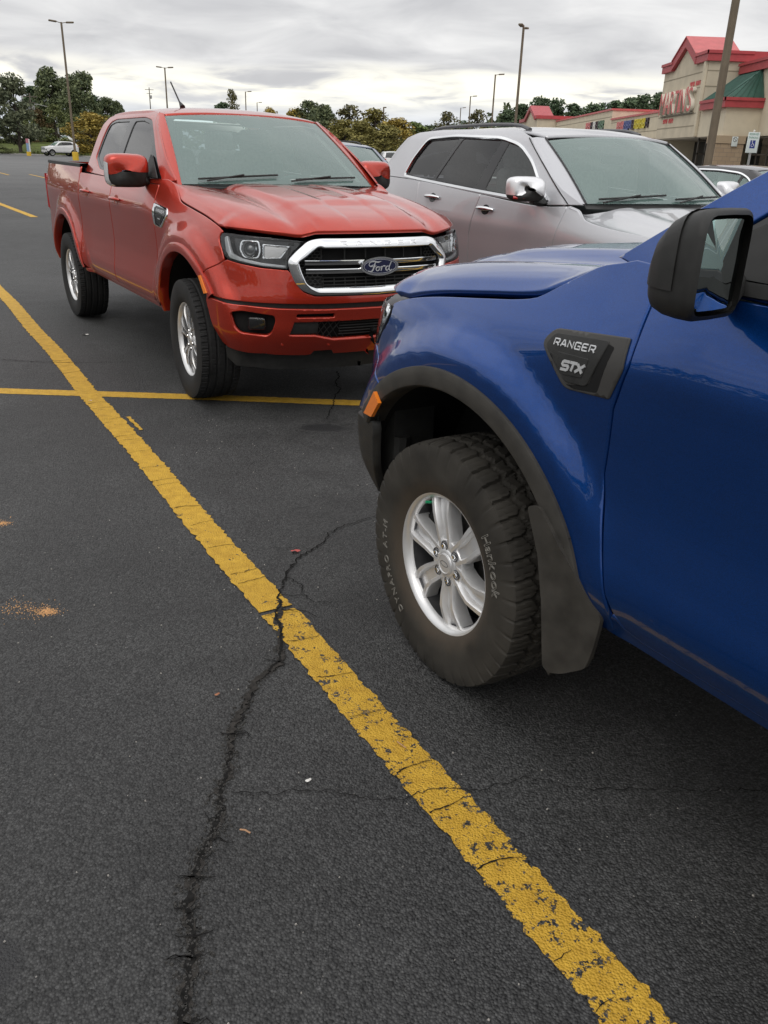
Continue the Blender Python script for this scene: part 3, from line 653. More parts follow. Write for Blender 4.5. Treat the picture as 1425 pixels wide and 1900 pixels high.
    panel('air_dam', M_BLK, sym([(0, .40), (.64, .41), (.95, .43), (.93, .36), (.85, .31), (.6, .285), (0, .275)]), lambda t, z: S(t, z*0+.45)+np.stack([0*t, -.10-.25*(.42-z), z-.45], 1), RF, T, res=.06)
    g1 = gro+[(-t, z) for t, z in gro[::-1][1:-1]]; g2 = gri+[(-t, z) for t, z in gri[::-1][1:-1]]
    g1r = np.array(rounded(g1, .03))
    def SG(t, z):
        k = np.clip(segdist(np.stack([t, z], 1), [g1r])/.045, 0, 1); k = 1-(1-k)**2
        return S(t, z)+np.stack([0*t, .030*k, 0*t], 1)
    panel('grille_surround', M_CHROME if o['chrome'] else M_BLK, rounded(g1, .03), SG, RF, T, holes=[rounded(g2, .015)], res=.012, hem=.06, rnd=.006, lift=.006)
    ge = MB(); FF = onto(S, RF)
    # embossed name on the top rail, read from the front: text runs towards -t
    FG = onto(SG, RF); Fm = lambda a, b, h: FG(-a, b, h)
    for k, c in enumerate('RANGER'):
        stroke_text(ge, c, Fm, -.262+k*.096, 1.043, .040, .018, 0, .0035, .003, .0078)
    ge.build('embossed_name', M_BRIGHT if o['chrome'] else M_BLK, T)
    def bar(z0, z1, t0, t1, h, nm, m_, kink=0):
        ts = np.linspace(t0, t1, 40); rows = []
        for t in ts:
            dz = kink*sstep(.16, .13, abs(t)) if kink else 0
            rows.append([FF(t, z0-dz, h-.025), FF(t, z0-dz, h-.003), FF(t, z0-dz+.004, h), FF(t, z1-dz-.004, h+.003), FF(t, z1-dz, h), FF(t, z1-dz, h-.025)])
        return strip(nm, m_, rows, T, 40)[0]
    cm = M_CHROME if o['chrome'] else M_BLK
    bar(.934, .960, -.465, .465, .0, 'grille_bar', cm); bar(.886, .912, -.460, .460, .0, 'grille_bar', cm)
    ms = MB()
    for z in (.842, .822, .862): ms.tube([FF(t, z, -.03) for t in np.linspace(-.46, .46, 30)], .004, 5)
    for t in np.linspace(-.42, .42, 13): ms.tube([FF(t, .79, -.034), FF(t, .86, -.034)], .0035, 5)
    for t in (-.36, -.21, -.07, .07, .21, .36): ms.tube([FF(t, .965, -.036), FF(t, 1.03, -.036)], .005, 5)
    ms.build('grille_slats', M_BLK, T)
    hx = MB(); rg = np.array(gri+[(-t, z) for t, z in gri[::-1][1:-1]])
    cells = [(ci*.030+(.015 if rj % 2 else 0), .79+rj*.0175) for rj in range(14) for ci in range(-18, 19)]
    for t, z in cells:
        if .37 < abs(t) < .50 and inpoly(np.array([[t, z]]), [rg])[0] and not (.88 < z < .965 and abs(t) < .47):
            pts = [FF(t+.0165*math.cos(a), z+.0105*math.sin(a), -.012-.015*0) for a in np.linspace(0, 2*PI, 7)]; hx.tube(pts, .0022, 4, False)
    tag(hx.build('grille_mesh', M_BLK, T), kind='stuff')
    lg = MB()
    for t in np.linspace(-.52, .52, 27):
        for sg_ in (1, -1):
            if abs(t+.02*sg_) > .22: lg.tube([FF(t-.04*sg_, .49, -.02), FF(t+.04*sg_, .605, -.02)], .0028, 4, False)
    for z in (.51, .53, .55, .57, .59): lg.tube([FF(t, z, -.025) for t in np.linspace(-.24, .24, 9)], .004, 4)
    lg.build('bumper_mesh', M_BLK, T)
    panel('bumper_mesh_blank', M_BLK, [(.38, .525), (.56, .525), (.54, .607), (.38, .607)], S, RF, T, lift=-.016, hem=0, mirror=True)
    # emblem
    C0 = S(np.array([0.]), np.array([.922]))[0]; FE = lambda a, b, h: (-a, C0[1]+.02+h-.25*a*a, C0[2]+b+.0)
    ell = lambda rx, rz, n=48: [(rx*math.cos(t), rz*math.sin(t)) for t in np.linspace(0, 2*PI, n, endpoint=False)]
    em = MB().prism(ell(.131, .054), -.03, .0, FE).build('emblem', M_CHROME, T, 20)
    MB().prism(ell(.1175, .0445), -.01, .0015, FE).build('emblem_field', M_NAVYE, em, 20)
    rm = MB()
    for rx in (.111,): rm.prism(ribbon([(rx*math.cos(t), .0395*math.sin(t)) for t in np.linspace(0, 2*PI*.999, 60)], .0018, 1), .001, .0030, FE)
    rm.build('emblem_ring', M_LETS, em)
    sc_ = MB(); kx, kz = .098, .072
    script = [([(-.50, .14), (-.66, .02), (-.80, .12), (-.74, .32), (-.50, .40), (-.20, .34), (.05, .40)], [.04, .09, .05, .05, .08, .10, .03]), ([(-.36, .36), (-.44, .05), (-.55, -.30), (-.70, -.40), (-.84, -.32)], [.05, .10, .10, .06, .05]), ([(-.60, -.02), (-.42, .0), (-.30, .06)], [.03, .06, .03]),
        ([(-.16, -.02), (-.30, -.12), (-.28, -.32), (-.14, -.32), (-.06, -.16), (-.16, -.02), (.0, -.06), (.10, .0)], [.06, .09, .06, .06, .09, .05, .04, .04]), ([(.10, .02), (.08, -.16), (.04, -.36)], [.05, .09, .07]), ([(.08, -.14), (.18, .0), (.32, .02), (.32, -.06)], [.04, .06, .08, .05]),
        ([(.62, -.02), (.46, -.02), (.38, -.2), (.46, -.35), (.58, -.24), (.66, .02), (.78, .36)], [.05, .07, .10, .06, .05, .07, .06]), ([(.66, .02), (.62, -.22), (.70, -.36), (.84, -.26)], [.06, .09, .06, .03])]
    for p, w in script: sc_.prism(ribbon([(a*kx, b*kz) for a, b in p], [q*.08 for q in w], 5), .001, .0032, FE)
    sc_.build('emblem_script', M_LETS, em)
    # head lamps
    for sgn in (1, -1):
        FS = (lambda g: (lambda a, b, h: (g*FF(a, b, h)[0],)+FF(a, b, h)[1:]))(sgn)
        fl = lambda P_: P_ if sgn > 0 else mi(P_)
        hb = panel('headlight', mat('lamp_silver', (.62, .62, .62), .25, .5) if o['blk'] else M_GBLK, fl(hl), S, RF, T, res=.03, hem=0, lift=-.055)[0]
        sh = [(t*1.0, z) for t, z in hl]
        wall = [[FS(t, z, .0), FS(t*.995, z, -.056)] for t, z in sh+sh[:1]]
        strip('lamp_wall', M_ALLOYD, wall, hb)
        panel('lens', M_LENS, fl(hl), S, RF, hb, res=.03, hem=0, lift=.001)
        drl = [(1.012, 1.070), (.985, 1.078), (.955, 1.03), (.925, .985), (.85, .963), (.72, .944), (.575, .932), (.575, .918), (.72, .928), (.87, .947), (.938, .957), (.975, .992)]
        panel('light_guide', M_WLAMP, fl(drl), S, RF, hb, res=.04, hem=.02, lift=-.014)
        pts = [FS(.80, 1.015, -.05), FS(.80, 1.015, -.02)]; ax = (Vector(pts[1])-Vector(pts[0])).normalized()
        q = Matrix.Translation(Vector(pts[0])) @ ax.to_track_quat('Z', 'Y').to_matrix().to_4x4()
        MB(q).lathe([(0, .046), (.034, .046), (.036, .043), (.02, .036), (.018, .036)], 32, 'z').build('projector_ring', M_CHROME, hb)
        MB(q).lathe([(.016, .036), (.024, .030), (.030, .018), (.032, 0)], 32, 'z').build('projector_lens', mat('projector_glass', (.05, .055, .06), .03, 0, .8, coat=1), hb, 60)
        fr_o = rounded([(.865, 1.065), (.735, 1.065), (.725, 1.0), (.74, .965), (.84, .965), (.875, 1.01)], .02); fr_i = [(.80+(a-.80)*.86, 1.015+(b-1.015)*.86) for a, b in fr_o]
        panel('bezel', M_CHROME, fl(fr_o), S, RF, hb, holes=[fl(fr_i)], res=.02, hem=.02, lift=-.022, rnd=.002)
        sg_o = rounded([(.715, 1.048), (.545, 1.038), (.602, .968), (.715, .965)], .01); sg_i = [(.648+(a-.648)*.86, 1.006+(b-1.006)*.84) for a, b in sg_o]
        panel('bezel', M_CHROME, fl(sg_o), S, RF, hb, holes=[fl(sg_i)], res=.02, hem=.02, lift=-.02, rnd=.002)
        panel('turn_reflector', mat('ribbed_reflector', (.70, .68, .66), .25, .7, bump=.5, bscale=120), fl(sg_i), S, RF, hb, res=.03, hem=0, lift=-.032)
        # fog lamp pocket
        fp = panel('fog_lamp', M_BLK, fl([(t, z) for t, z in fog]), S, RF, T, res=.03, hem=0, lift=-.05)[0]
        pts = [FS(.755, .597, -.05), FS(.755, .597, -.02)]; q = Matrix.Translation(Vector(pts[0])) @ ax.to_track_quat('Z', 'Y').to_matrix().to_4x4()
        b_ = rbox('fog_body', pts[1], (.10, .03, .075), .012, M_GBLK, fp, (0, 0, -sgn*.5))
        panel('fog_lens', M_LENS, fl(rounded([(.79, .63), (.70, .625), (.70, .575), (.79, .57)], .012)), S, RF, fp, res=.04, hem=0, lift=-.006)
        MB(q).lathe([(.03, .026), (.036, .024), (.030, .018), (.028, 0)], 20, 'z').build('fog_reflector', M_CHROME, fp)
        for t, z in ((.60, .470), (.30, .462)):
            MB(Matrix.Translation(Vector(FS(t, z, .0)))).lathe([(-.01, .011), (.002, .011), (.003, .009), (.001, .0085), (.003, .007), (.003, 0)], 20, 'y').build('parking_sensor', bm_, T)
        tw = rbox('tow_hook', FS(.32, .405, -.05), (.11, .05, .022), .008, M_BLK, T)
    # greenhouse
    gz = spl([1.24, 1.28, 1.34, 1.45, 1.58, 1.68, 1.735, 1.765, 1.785], [.872, .856, .832, .785, .728, .678, .637, .600, .560])
    gp = spl([-2.7, -2.3, -1.6, -1.0, -.7, -.40], [.965, .985, 1., 1., .985, .925])
    G = lambda y, z: np.stack([gz(z)*gp(y), y, z], 1)
    cab = [(-.42, 1.335), (-.60, 1.304), (-1.65, 1.302), (-2.632, 1.318), (-2.638, 1.345), (-2.615, 1.43), (-2.575, 1.60), (-2.53, 1.69), (-2.45, 1.745), (-2.30, 1.768), (-1.45, 1.775), (-1.22, 1.765), (-1.10, 1.742), (-.95, 1.655), (-.70, 1.505)]
    dlo = rounded([(-.60, 1.335), (-1.0, 1.330), (-1.7, 1.337), (-2.18, 1.352), (-2.41, 1.435), (-2.385, 1.55), (-2.33, 1.698), (-2.19, 1.727), (-1.4, 1.731), (-1.18, 1.707), (-.99, 1.604), (-.74, 1.425)], [.02, .05, .05, .06, .03, .05, .05, .05, .08, .07, .05, .03])
    panel('cab_side', pm, cab, G, RX, T, holes=[dlo], res=.03, mirror=True)
    fwin = rounded([(-.90, 1.352), (-1.62, 1.355), (-1.60, 1.704), (-1.42, 1.708), (-1.21, 1.684), (-1.045, 1.590), (-.90, 1.482)], [.01, .01, .02, .05, .05, .04, .01])
    rwin = rounded([(-1.76, 1.358), (-2.16, 1.372), (-2.37, 1.445), (-2.345, 1.55), (-2.30, 1.682), (-2.17, 1.705), (-1.75, 1.706)], [.01, .05, .03, .04, .04, .04, .02])
    panel('window_frame', M_GBLK, dlo, G, RX, T, holes=[fwin, rwin], res=.04, lift=-.006, mirror=True)
    panel('side_window', M_WS if o['blk'] else M_TINT, fwin, G, RX, T, res=.06, lift=-.012, hem=0, mirror=True)
    panel('side_window', M_TINT, rwin, G, RX, T, res=.06, lift=-.012, hem=0, mirror=True)
    if o['blk']: 
        trim('window_seal', M_BLK, [(y, 1.318) for y in np.linspace(-.64, -2.3, 30)], G, RX, [(-.012, 0), (-.012, .012), (.012, .010), (.012, 0)], T, True)
    # windscreen
    def WS(s, t):
        a = np.abs(s); bx = .742*s; by = -.375-.065*s*s; bz = 1.318-.008*s*s; tx_ = .612*s; ty_ = -1.005-.085*s*s; tz = 1.762-.030*s*s
        k = t; bul = .030*np.sin(np.clip(t, 0, 1)*PI)*(1-.6*s*s)
        return np.stack([bx+(tx_-bx)*k, by+(ty_-by)*k+bul*.55, bz+(tz-bz)*k+bul*.8], 1)
    wsp = lambda e: [(-1+e, 0+e*.7), (1-e, 0+e*.7), (1-e, 1-e*.7), (-1+e, 1-e*.7)]
    patch('windshield', M_WS, [[(s, t) for s in np.linspace(-.99, .99, 41)] for t in np.linspace(.005, .995, 25)], WS, RU, T, hem=.004, rnd=.002)
    fi = rounded([(-.93, .075), (.93, .075), (.90, .965), (.24, .965), (.13, .80), (-.13, .80), (-.24, .965), (-.90, .965)], [.06, .06, .05, .05, .03, .03, .05, .05])
    panel('windshield_border', M_GBLK, wsp(.0), WS, RU, T, holes=[fi], res=.10, hem=0, lift=-.008, edge=.05)
    for sgn in (1, -1):
        prs = []
        for t in np.linspace(-.03, 1.02, 16):
            e0 = WS(np.array([.985*sgn]), np.array([t]))[0]; y, z = e0[1]-.02, e0[2]+.0
            gx = min(float(gz(z)*gp(y)), 9)*sgn; ou = np.array((gx, y-.045, z)); mid = (e0+ou)/2+np.array((.012*sgn, .012, .010)); prs.append([e0+np.array((0, 0, -.01)), e0+np.array((0, .003, .006)), mid, ou+np.array((.004*sgn, 0, .002)), ou+np.array((0, -.05, -.02))])
        strip('a_pillar', pm, prs, T, 60)
    # roof
    ry = spl([-2.56, -2.42, -1.9, -1.5, -1.25, -1.08, -1.0], [1.772, 1.798, 1.818, 1.816, 1.804, 1.782, 1.768])
    Rf = lambda x, y: np.stack([x, y, ry(y)-.040*(np.abs(x)/.6)**2.6-.006*(1-sstep(.08, .11, np.abs(np.abs(x)-.3)))*sstep(-2.2, -2.1, -(-y)) * 0], 1)
    rfo = [(.60, -1.10), (.4, -1.045), (.2, -1.015), (0, -1.008), (-.2, -1.015), (-.4, -1.045), (-.60, -1.10), (-.605, -1.6), (-.60, -2.38), (-.5, -2.50), (0, -2.54), (.5, -2.50), (.60, -2.38), (.605, -1.6)]
    panel('roof', pm, rfo, Rf, RU, T, res=.05, hem=.02)
    for sgn in (1, -1):
        break
        rr_ = [[(sgn*(gz(1.742)*gp(y)*1.0+.0), y, float(1.742)) if False else (sgn*.604, y, float(ry(y))-.050), (sgn*.602, y, float(ry(y))-.0405), (sgn*.592, y, float(ry(y))-.0395)] for y in np.linspace(-1.12, -2.3, 20)]
        strip('roof_moulding', M_BLK, rr_, T)
    hd = [[(x, -1.03-.085*(x/.6)**2-.02, 1.70-.03*(x/.6)**2), (x, -2.3, 1.72)] for x in np.linspace(-.60, .60, 9)]
    strip('headliner', mat('headliner', (.62, .62, .60), .9), hd, T)
    MB().tube([(.30, -1.56, 1.812), (.30, -1.60, 1.838), (.30, -1.62, 1.85)], [.022, .012, .007], 8).tube([(.30, -1.615, 1.845), (.30, -1.80, 1.995)], .006, 8).build('antenna', M_BLK, T)
    # cab back wall and rear glass
    rwo = rounded([(-.66, 1.40), (.66, 1.40), (.56, 1.68), (-.56, 1.68)], .05); cbo = [(-.80, 1.0), (.80, 1.0), (.79, 1.36), (.66, 1.66), (.57, 1.745), (-.57, 1.745), (-.66, 1.66), (-.79, 1.36)]
    for nm, yy_, m_, rf in (('cab_back', -2.575, pm, (0, -1, 0)), ('cab_lining', -2.545, mat('pillar_trim', (.55, .56, .53), .8), (0, 1, 0))): panel(nm, m_, cbo, (lambda q: (lambda a, b: np.stack([a, 0*a+q, b], 1)))(yy_), rf, T, holes=[rwo], res=.12, hem=.01)
    panel('rear_window', M_TINT, rwo, lambda a, b: np.stack([a, 0*a-2.565, b], 1), (0, -1, 0), T, res=.2, hem=0)
    # box
    bx = MB().box((0, -3.42, .84), (1.5, 1.5, .05)).box((.78, -3.42, 1.09), (.06, 1.52, .5)).box((-.78, -3.42, 1.09), (.06, 1.52, .5)).box((0, -2.68, 1.09), (1.56, .04, .5)); bx.build('bed_liner', M_BLK, T)
    for sgn in (1, -1):
        rl = [[(sgn*(float(S(np.array([S.ty(y)]), np.array([1.35]))[0][0])+.004), y, 1.352), (sgn*(float(S(np.array([S.ty(y)]), np.array([1.35]))[0][0])+.002), y, 1.376), (sgn*.80, y, 1.380), (sgn*.74, y, 1.374), (sgn*.74, y, 1.34)] for y in np.linspace(-2.65, -4.17, 24)]
        strip('bed_rail', M_BLK, rl, T, 40)
    tg = [[(x, -4.22+.012*(x/.8)**2*0-.03*(1-(abs(z-1.0)/.4)**2)*.5, z) for z in (.60, .64, .8, 1.0, 1.2, 1.33, 1.365)] for x in np.linspace(-.79, .79, 9)]
    strip('tailgate', pm, tg, T, 40); MB().box((0, -4.16, .98), (1.58, .06, .72)).build('tailgate_inner', M_BLK, T)
    tl = [(-4.06, 1.24), (-4.19, 1.25), (-4.195, .93), (-4.12, .92), (-4.10, 1.05)]
    panel('tail_lamp', M_TAIL, sd(tl), S, RX, T, res=.03, lift=.006, mirror=True)
    for sgn in (1, -1): MB().box((sgn*.815, -4.225, 1.09), (.07, .03, .32)).build('tail_lamp_back', M_TAIL, T)
    rbox('rear_bumper', (0, -4.28, .56), (1.62, .16, .18), .03, M_CHROME if o['chrome'] else M_BLK, T)
    # handles
    for dobs, y0 in ((fdo, -1.46), (rdo, -2.36)):
        for sgn, d in zip((1, -1), dobs):
            zc = 1.155 if y0 > -2 else 1.165
            def F(a, b, h): p = S(np.array([S.ty(a)]), np.array([b]))[0]+nrm(S, S.ty(a), b, RX)[0]*h; return (sgn*p[0], p[1], p[2])
            MB().prism([(y0+.055*math.cos(t)-.005, zc+.036*math.sin(t)) for t in np.linspace(0, 2*PI, 20, endpoint=False)], -.004, .0015, F).build('handle_recess', o['dark'], d)
            hd_ = [F(y0+.105-.21*k, zc+.004, .006+.030*math.sin(PI*min(1, max(0, k)))**.5) for k in np.linspace(0, 1, 11)]
            MB().tube(hd_, [.008, .013, .015, .016, .016, .016, .016, .016, .015, .013, .008], 10, True, .85).build('door_handle', pm, d, 50)
    # mirrors
    for sgn in (1, -1):
        mirror_housing(T, sgn, pm, o['blk'], .925 if o['blk'] else .850)
    # badge on the fender
    for sgn in (1, -1):
        def F(a, b, h): p = S(np.array([S.ty(a)]), np.array([b]))[0]+nrm(S, S.ty(a), b, RX)[0]*h; return (sgn*p[0], p[1], p[2])
        bo = [(-.314, 1.128), (-.343, 1.165), (-.583, 1.187), (-.590, 1.12), (-.562, 1.050), (-.420, 1.040)]
        Sb = (lambda g: (lambda t, z: S(t, z)*np.array((g, 1, 1))))(sgn); rb_ = (sgn, 0, 0)
        bg = panel('fender_badge', mat('badge_frame', (.05, .048, .045), .5, 0, .4, bump=.2, bscale=900) if o['blk'] else M_CHROME, sd(rounded(bo, [.02, .02, .004, .01, .004, .02])), Sb, rb_, T, res=.02, hem=.012, rnd=.004, lift=.007)[0]
        bi = [(-.335, 1.126), (-.357, 1.155), (-.535, 1.170), (-.522, 1.125), (-.494, 1.062), (-.425, 1.057)]
        panel('badge_recess_shade', M_DARK, sd(rounded([(-.530, 1.164), (-.553, 1.160), (-.528, 1.056), (-.455, 1.047), (-.425, 1.052), (-.47, 1.060), (-.50, 1.070)], .006)), Sb, rb_, bg, res=.02, hem=0, rnd=.001, lift=.0078)  # flat dark patch painting the shade of the badge's recess
        panel('badge_plate', M_GBLK if not o['blk'] else M_BLK, sd(rounded(bi, .012)), Sb, rb_, bg, res=.02, hem=.006, rnd=.002, lift=.0105)
        panel('badge_step', M_BLK, sd(rounded([(-.385, 1.119), (-.492, 1.123), (-.478, 1.078), (-.415, 1.073)], .006)), Sb, rb_, bg, res=.02, hem=.004, rnd=.0015, lift=.0125)
        d_ = -sgn  # text direction: reads towards the rear on the left side, towards the front on the right
        def Fc(yc): return lambda a, b, h: F(yc+a*sgn, b-.06*a*sgn, h)
        tx = MB(); stroke_text(tx, 'RANGER', Fc(-.434), -.068, 1.134, .0165, .0135, .0072, .0030, .0095, .0122); tx.build('badge_name', M_LETS, bg)
        tx = MB()
        if o['blk']: stroke_text(tx, 'STX', Fc(-.446), -.038, 1.087, .0225, .0185, .0015, .0065, .0115, .0142, slant=.35)
        else:
            for k in range(4): tx.prism([(-.02+k*.011, 1.092), (-.013+k*.011, 1.092), (-.013+k*.011, 1.099), (-.02+k*.011, 1.099)], .0125, .0142, Fc(-.44))
        tx.build('badge_grade', M_LETS, bg)
    # wells, chassis
    for yc in (0, -3.22):
        for sgn in (1, -1):
            rows = [[(sgn*x, yc+.555*math.cos(a), .387+.555*math.sin(a)) for x in (.905-.05*max(0, math.cos(a)), .70, .46)]+[(sgn*.46, yc+.2*math.cos(a), .387+.2*math.sin(a))] for a in np.linspace(.36 if yc == 0 else .28, PI-.24, 30)]
            strip('wheel_well', M_DARK, rows, T)
    for sgn in (1, -1):
        MB().box((sgn*.74, .47, .60), (.16, .10, .30)).tube([(sgn*.79, .42, .66), (sgn*.79, .42, .55)], .03, 8).build('bumper_bracket', M_BLK, T)
    MB().box((0, -1.75, .54), (1.56, 4.6, .12)).box((.45, -1.95, .40), (.10, 4.4, .14)).box((-.45, -1.95, .40), (.10, 4.4, .14)).box((0, 0.1, .58), (1.0, .9, .3)).tube([(-.8, -3.22, .387), (.8, -3.22, .387)], .06, 8).tube([(-.8, 0, .38), (.8, 0, .38)], .04, 8).build('chassis', M_DARK, T)
    if o['flaps']:
        for sgn in (1, -1):
            pr = [(-.385, .735), (-.440, .62), (-.470, .50), (-.492, .36), (-.498, .325), (-.515, .312), (-.55, .324), (-.612, .37), (-.625, .43), (-.632, .49), (-.635, .53), (-.60, .56), (-.52, .66), (-.43, .75)]
            rows_a = []
            mb = MB(); mb.prism(rounded(pr, .015), 0, .012, lambda a, b, h: (sgn*(.915-.30*max(0, -.50-a)+h+.02*max(0, (b-.3))), a, b)); mb.prism(rounded([(-.497, .31), (-.515, .298), (-.52, .70), (-.45, .62)], .005), -.16, 0, lambda a, b, h: (sgn*(.915+h), a+.0, b))
            mb.build('mud_flap', M_BLKD, T, 30)
    # cabin
    interior(T, 1.30, -.75, (-1.35, -2.15), .38, M_SEAT)
    for sgn in (1, -1): MB().tube([(sgn*(.700-.13*t), -.49-.60*t, 1.29+.40*t) for t in np.linspace(.05, .92, 8)], .024, 6).build('pillar_trim', mat('pillar_trim', (.55, .56, .53), .8), T)
    # wipers
    for x0, x1 in ((.62, .05), (-.08, -.60)):
        pth = [Vector(WS(np.array([x0/.742+(x1-x0)/.742*k]), np.array([.035+.05*k]))[0])+Vector((0, .012, .016)) for k in np.linspace(0, 1, 10)]
        w_ = MB().tube(pth, .007, 6).tube([pth[0]+Vector((-.05 if x0 > 0 else .05, .03, -.01)), pth[5]+Vector((0, .005, .012))], .006, 6).build('wiper', M_BLK, T)
    cw = [[(x, -.365-.065*(x/.74)**2-.0, 1.300), (x, -.33-.06*(x/.74)**2, 1.292)] for x in np.linspace(-.76, .76, 15)]
    strip('cowl', M_BLK, cw, T)
    T['skin'] = 0; del T['skin']
    return T
def mirror_housing(T, sgn, pm, blk, xi=.925):
    """door mirror: shell lofted from the glass rim forward, glass set back into the rim"""
    def sec(y, x0, x1, z0, z1, e):
        x0 += (xi-.925)*(1.105-x0)/.18; c = ((x0+x1)/2, (z0+z1)/2); a, b = (x1-x0)/2, (z1-z0)/2; r = []
        for t in np.linspace(0, 2*PI, 28, endpoint=False):
            ct, st = math.cos(t), math.sin(t); r.append((sgn*(c[0]+a*math.copysign(abs(ct)**e, ct)+.02*(st)*-0), y+.02*(ct)*-1.0, c[1]+b*math.copysign(abs(st)**e, st)))
        return r
    rim = sec(-.880, .925, 1.105, 1.290, 1.465, .42)
    if blk: fr = [sec(-.884, .930, 1.100, 1.296, 1.459, .42), rim, sec(-.872, .920, 1.110, 1.286, 1.469, .42), sec(-.845, .915, 1.112, 1.285, 1.464, .48), sec(-.812, .922, 1.108, 1.287, 1.447, .52), sec(-.785, .938, 1.098, 1.293, 1.420, .58), sec(-.765, .960, 1.080, 1.303, 1.390, .66), sec(-.752, .985, 1.055, 1.318, 1.362, .8), sec(-.747, 1.01, 1.03, 1.335, 1.345, 1)]
    else: fr = [sec(-.884, .930, 1.100, 1.282, 1.471, .42), sec(-.880, .925, 1.105, 1.276, 1.477, .42), sec(-.872, .920, 1.110, 1.272, 1.481, .42), sec(-.845, .915, 1.112, 1.270, 1.481, .42), sec(-.80, .918, 1.112, 1.272, 1.478, .42), sec(-.772, .925, 1.104, 1.278, 1.468, .44), sec(-.757, .940, 1.090, 1.290, 1.450, .5), sec(-.750, .975, 1.06, 1.33, 1.41, .8), sec(-.748, 1.01, 1.02, 1.37, 1.38, 1)]
    if blk:
        me = strip('mirror', M_BLK, np.array(fr).transpose(1, 0, 2), T, 50, False, True)[0]
        # seam between cap and base
        cap = [[tuple(np.array(p)*1.0+np.array((sgn*.0015 if (p[0]*sgn) > 1.01 else 0, .0, .0015 if p[2] > 1.37 else -.0005))) for p in row] for row in fr[3:7]]
    else:
        me = strip('mirror', M_BLK, np.array(fr).transpose(1, 0, 2), T, 50, False, True)[0]
    # painted or grained upper cap, a shell 3 mm proud with its own edge
    n = 28; ids = list(range(0, 15)); ids = [(i-1) % n for i in range(0, 16)]
    caprows = []
    for row in fr[3:]:
        c = np.mean(np.array(row), 0); caprows.append([tuple(np.array(row[i])+(np.array(row[i])-c)/max(np.linalg.norm(np.array(row[i])-c), 1e-4)*.003+np.array((0, .002, 0))) for i in ids])
    zc = 1.338 if blk else 1.352
    cp = []
    for row in caprows: cp.append([(p[0], p[1], max(p[2], zc)) for p in row])
    strip('mirror_cap', M_BLK if blk else pm, cp, me, 50)
    gi = sec(-.876, .938, 1.092, 1.303, 1.452, .42); mb = MB(); n = len(gi); c = np.mean(np.array(gi), 0)
    mb.add([tuple(c)]+gi, [(0, 1+i, 1+(i+1) % n) for i in range(n)]); mb.build('mirror_glass', mat('mirror_silver', (.62, .68, .68), .015, 1.), me)
    MB().tube([(sgn*.95, -.83, 1.305), (sgn*.90, -.80, 1.300), (sgn*.845, -.77, 1.325)], [.03, .034, .04], 10, True, .8).build('mirror_arm', M_BLK, me, 50)
    if not blk:
        pts = [[(p[0]+sgn*.004, p[1]+.004, p[2]) for p in (row[i] for i in (24, 26, 0, 1))] for row in fr[3:6]]
        sl = [[tuple(np.array(row[i])+np.array((sgn*.0045, .003, 0))) for i in (23, 25, 27, 0, 1)] for row in fr[3:6]]
        strip('turn_signal', M_WLAMP, sl, me, 50)
    # black sail at the window corner
    sail = MB(); sail.prism([(-.62, 1.34), (-.905, 1.335), (-.905, 1.48), (-.86, 1.47)], -.004, .004, lambda a, b, h: (sgn*(.832+h-.42*(b-1.34)), a, b)); sail.build('mirror_sail', M_BLK, me)
def interior(T, zb, yd, ys, xs, sm, w=1.42):
    rbox('dashboard', (0, yd-.02, zb-.13), (w, .50, .24), .07, M_DASH, T)
    for y in ys:
        for x in (-xs, xs):
            s = rbox('seat', (x, y-.05, zb-.42), (.50, .52, .20), .06, sm, T)
            b = rbox('seat_back', (x, y-.33, zb-.10), (.50, .14, .66), .06, sm, T, (.22, 0, 0), top=(.85, 1)); rbox('head_rest', (x, y-.43, zb+.29), (.27, .10, .19), .045, sm, T, (.15, 0, 0))
    st = [(-xs+.185*math.cos(a), yd-.36+.07*math.sin(a), zb-.12+.17*math.sin(a)) for a in np.linspace(0, 2*PI, 28)]
    MB().tube(st, .016, 8, False).tube([(-xs-.17, yd-.36, zb-.12), (-xs+.17, yd-.36, zb-.12)], .02, 6).tube([(-xs, yd-.36, zb-.12), (-xs, yd-.1, zb-.18)], .04, 8).build('steering_wheel', M_DASH, T)
    rbox('rear_view_mirror', (0, yd-.30, zb+.31), (.22, .03, .07), .012, M_GBLK, T)

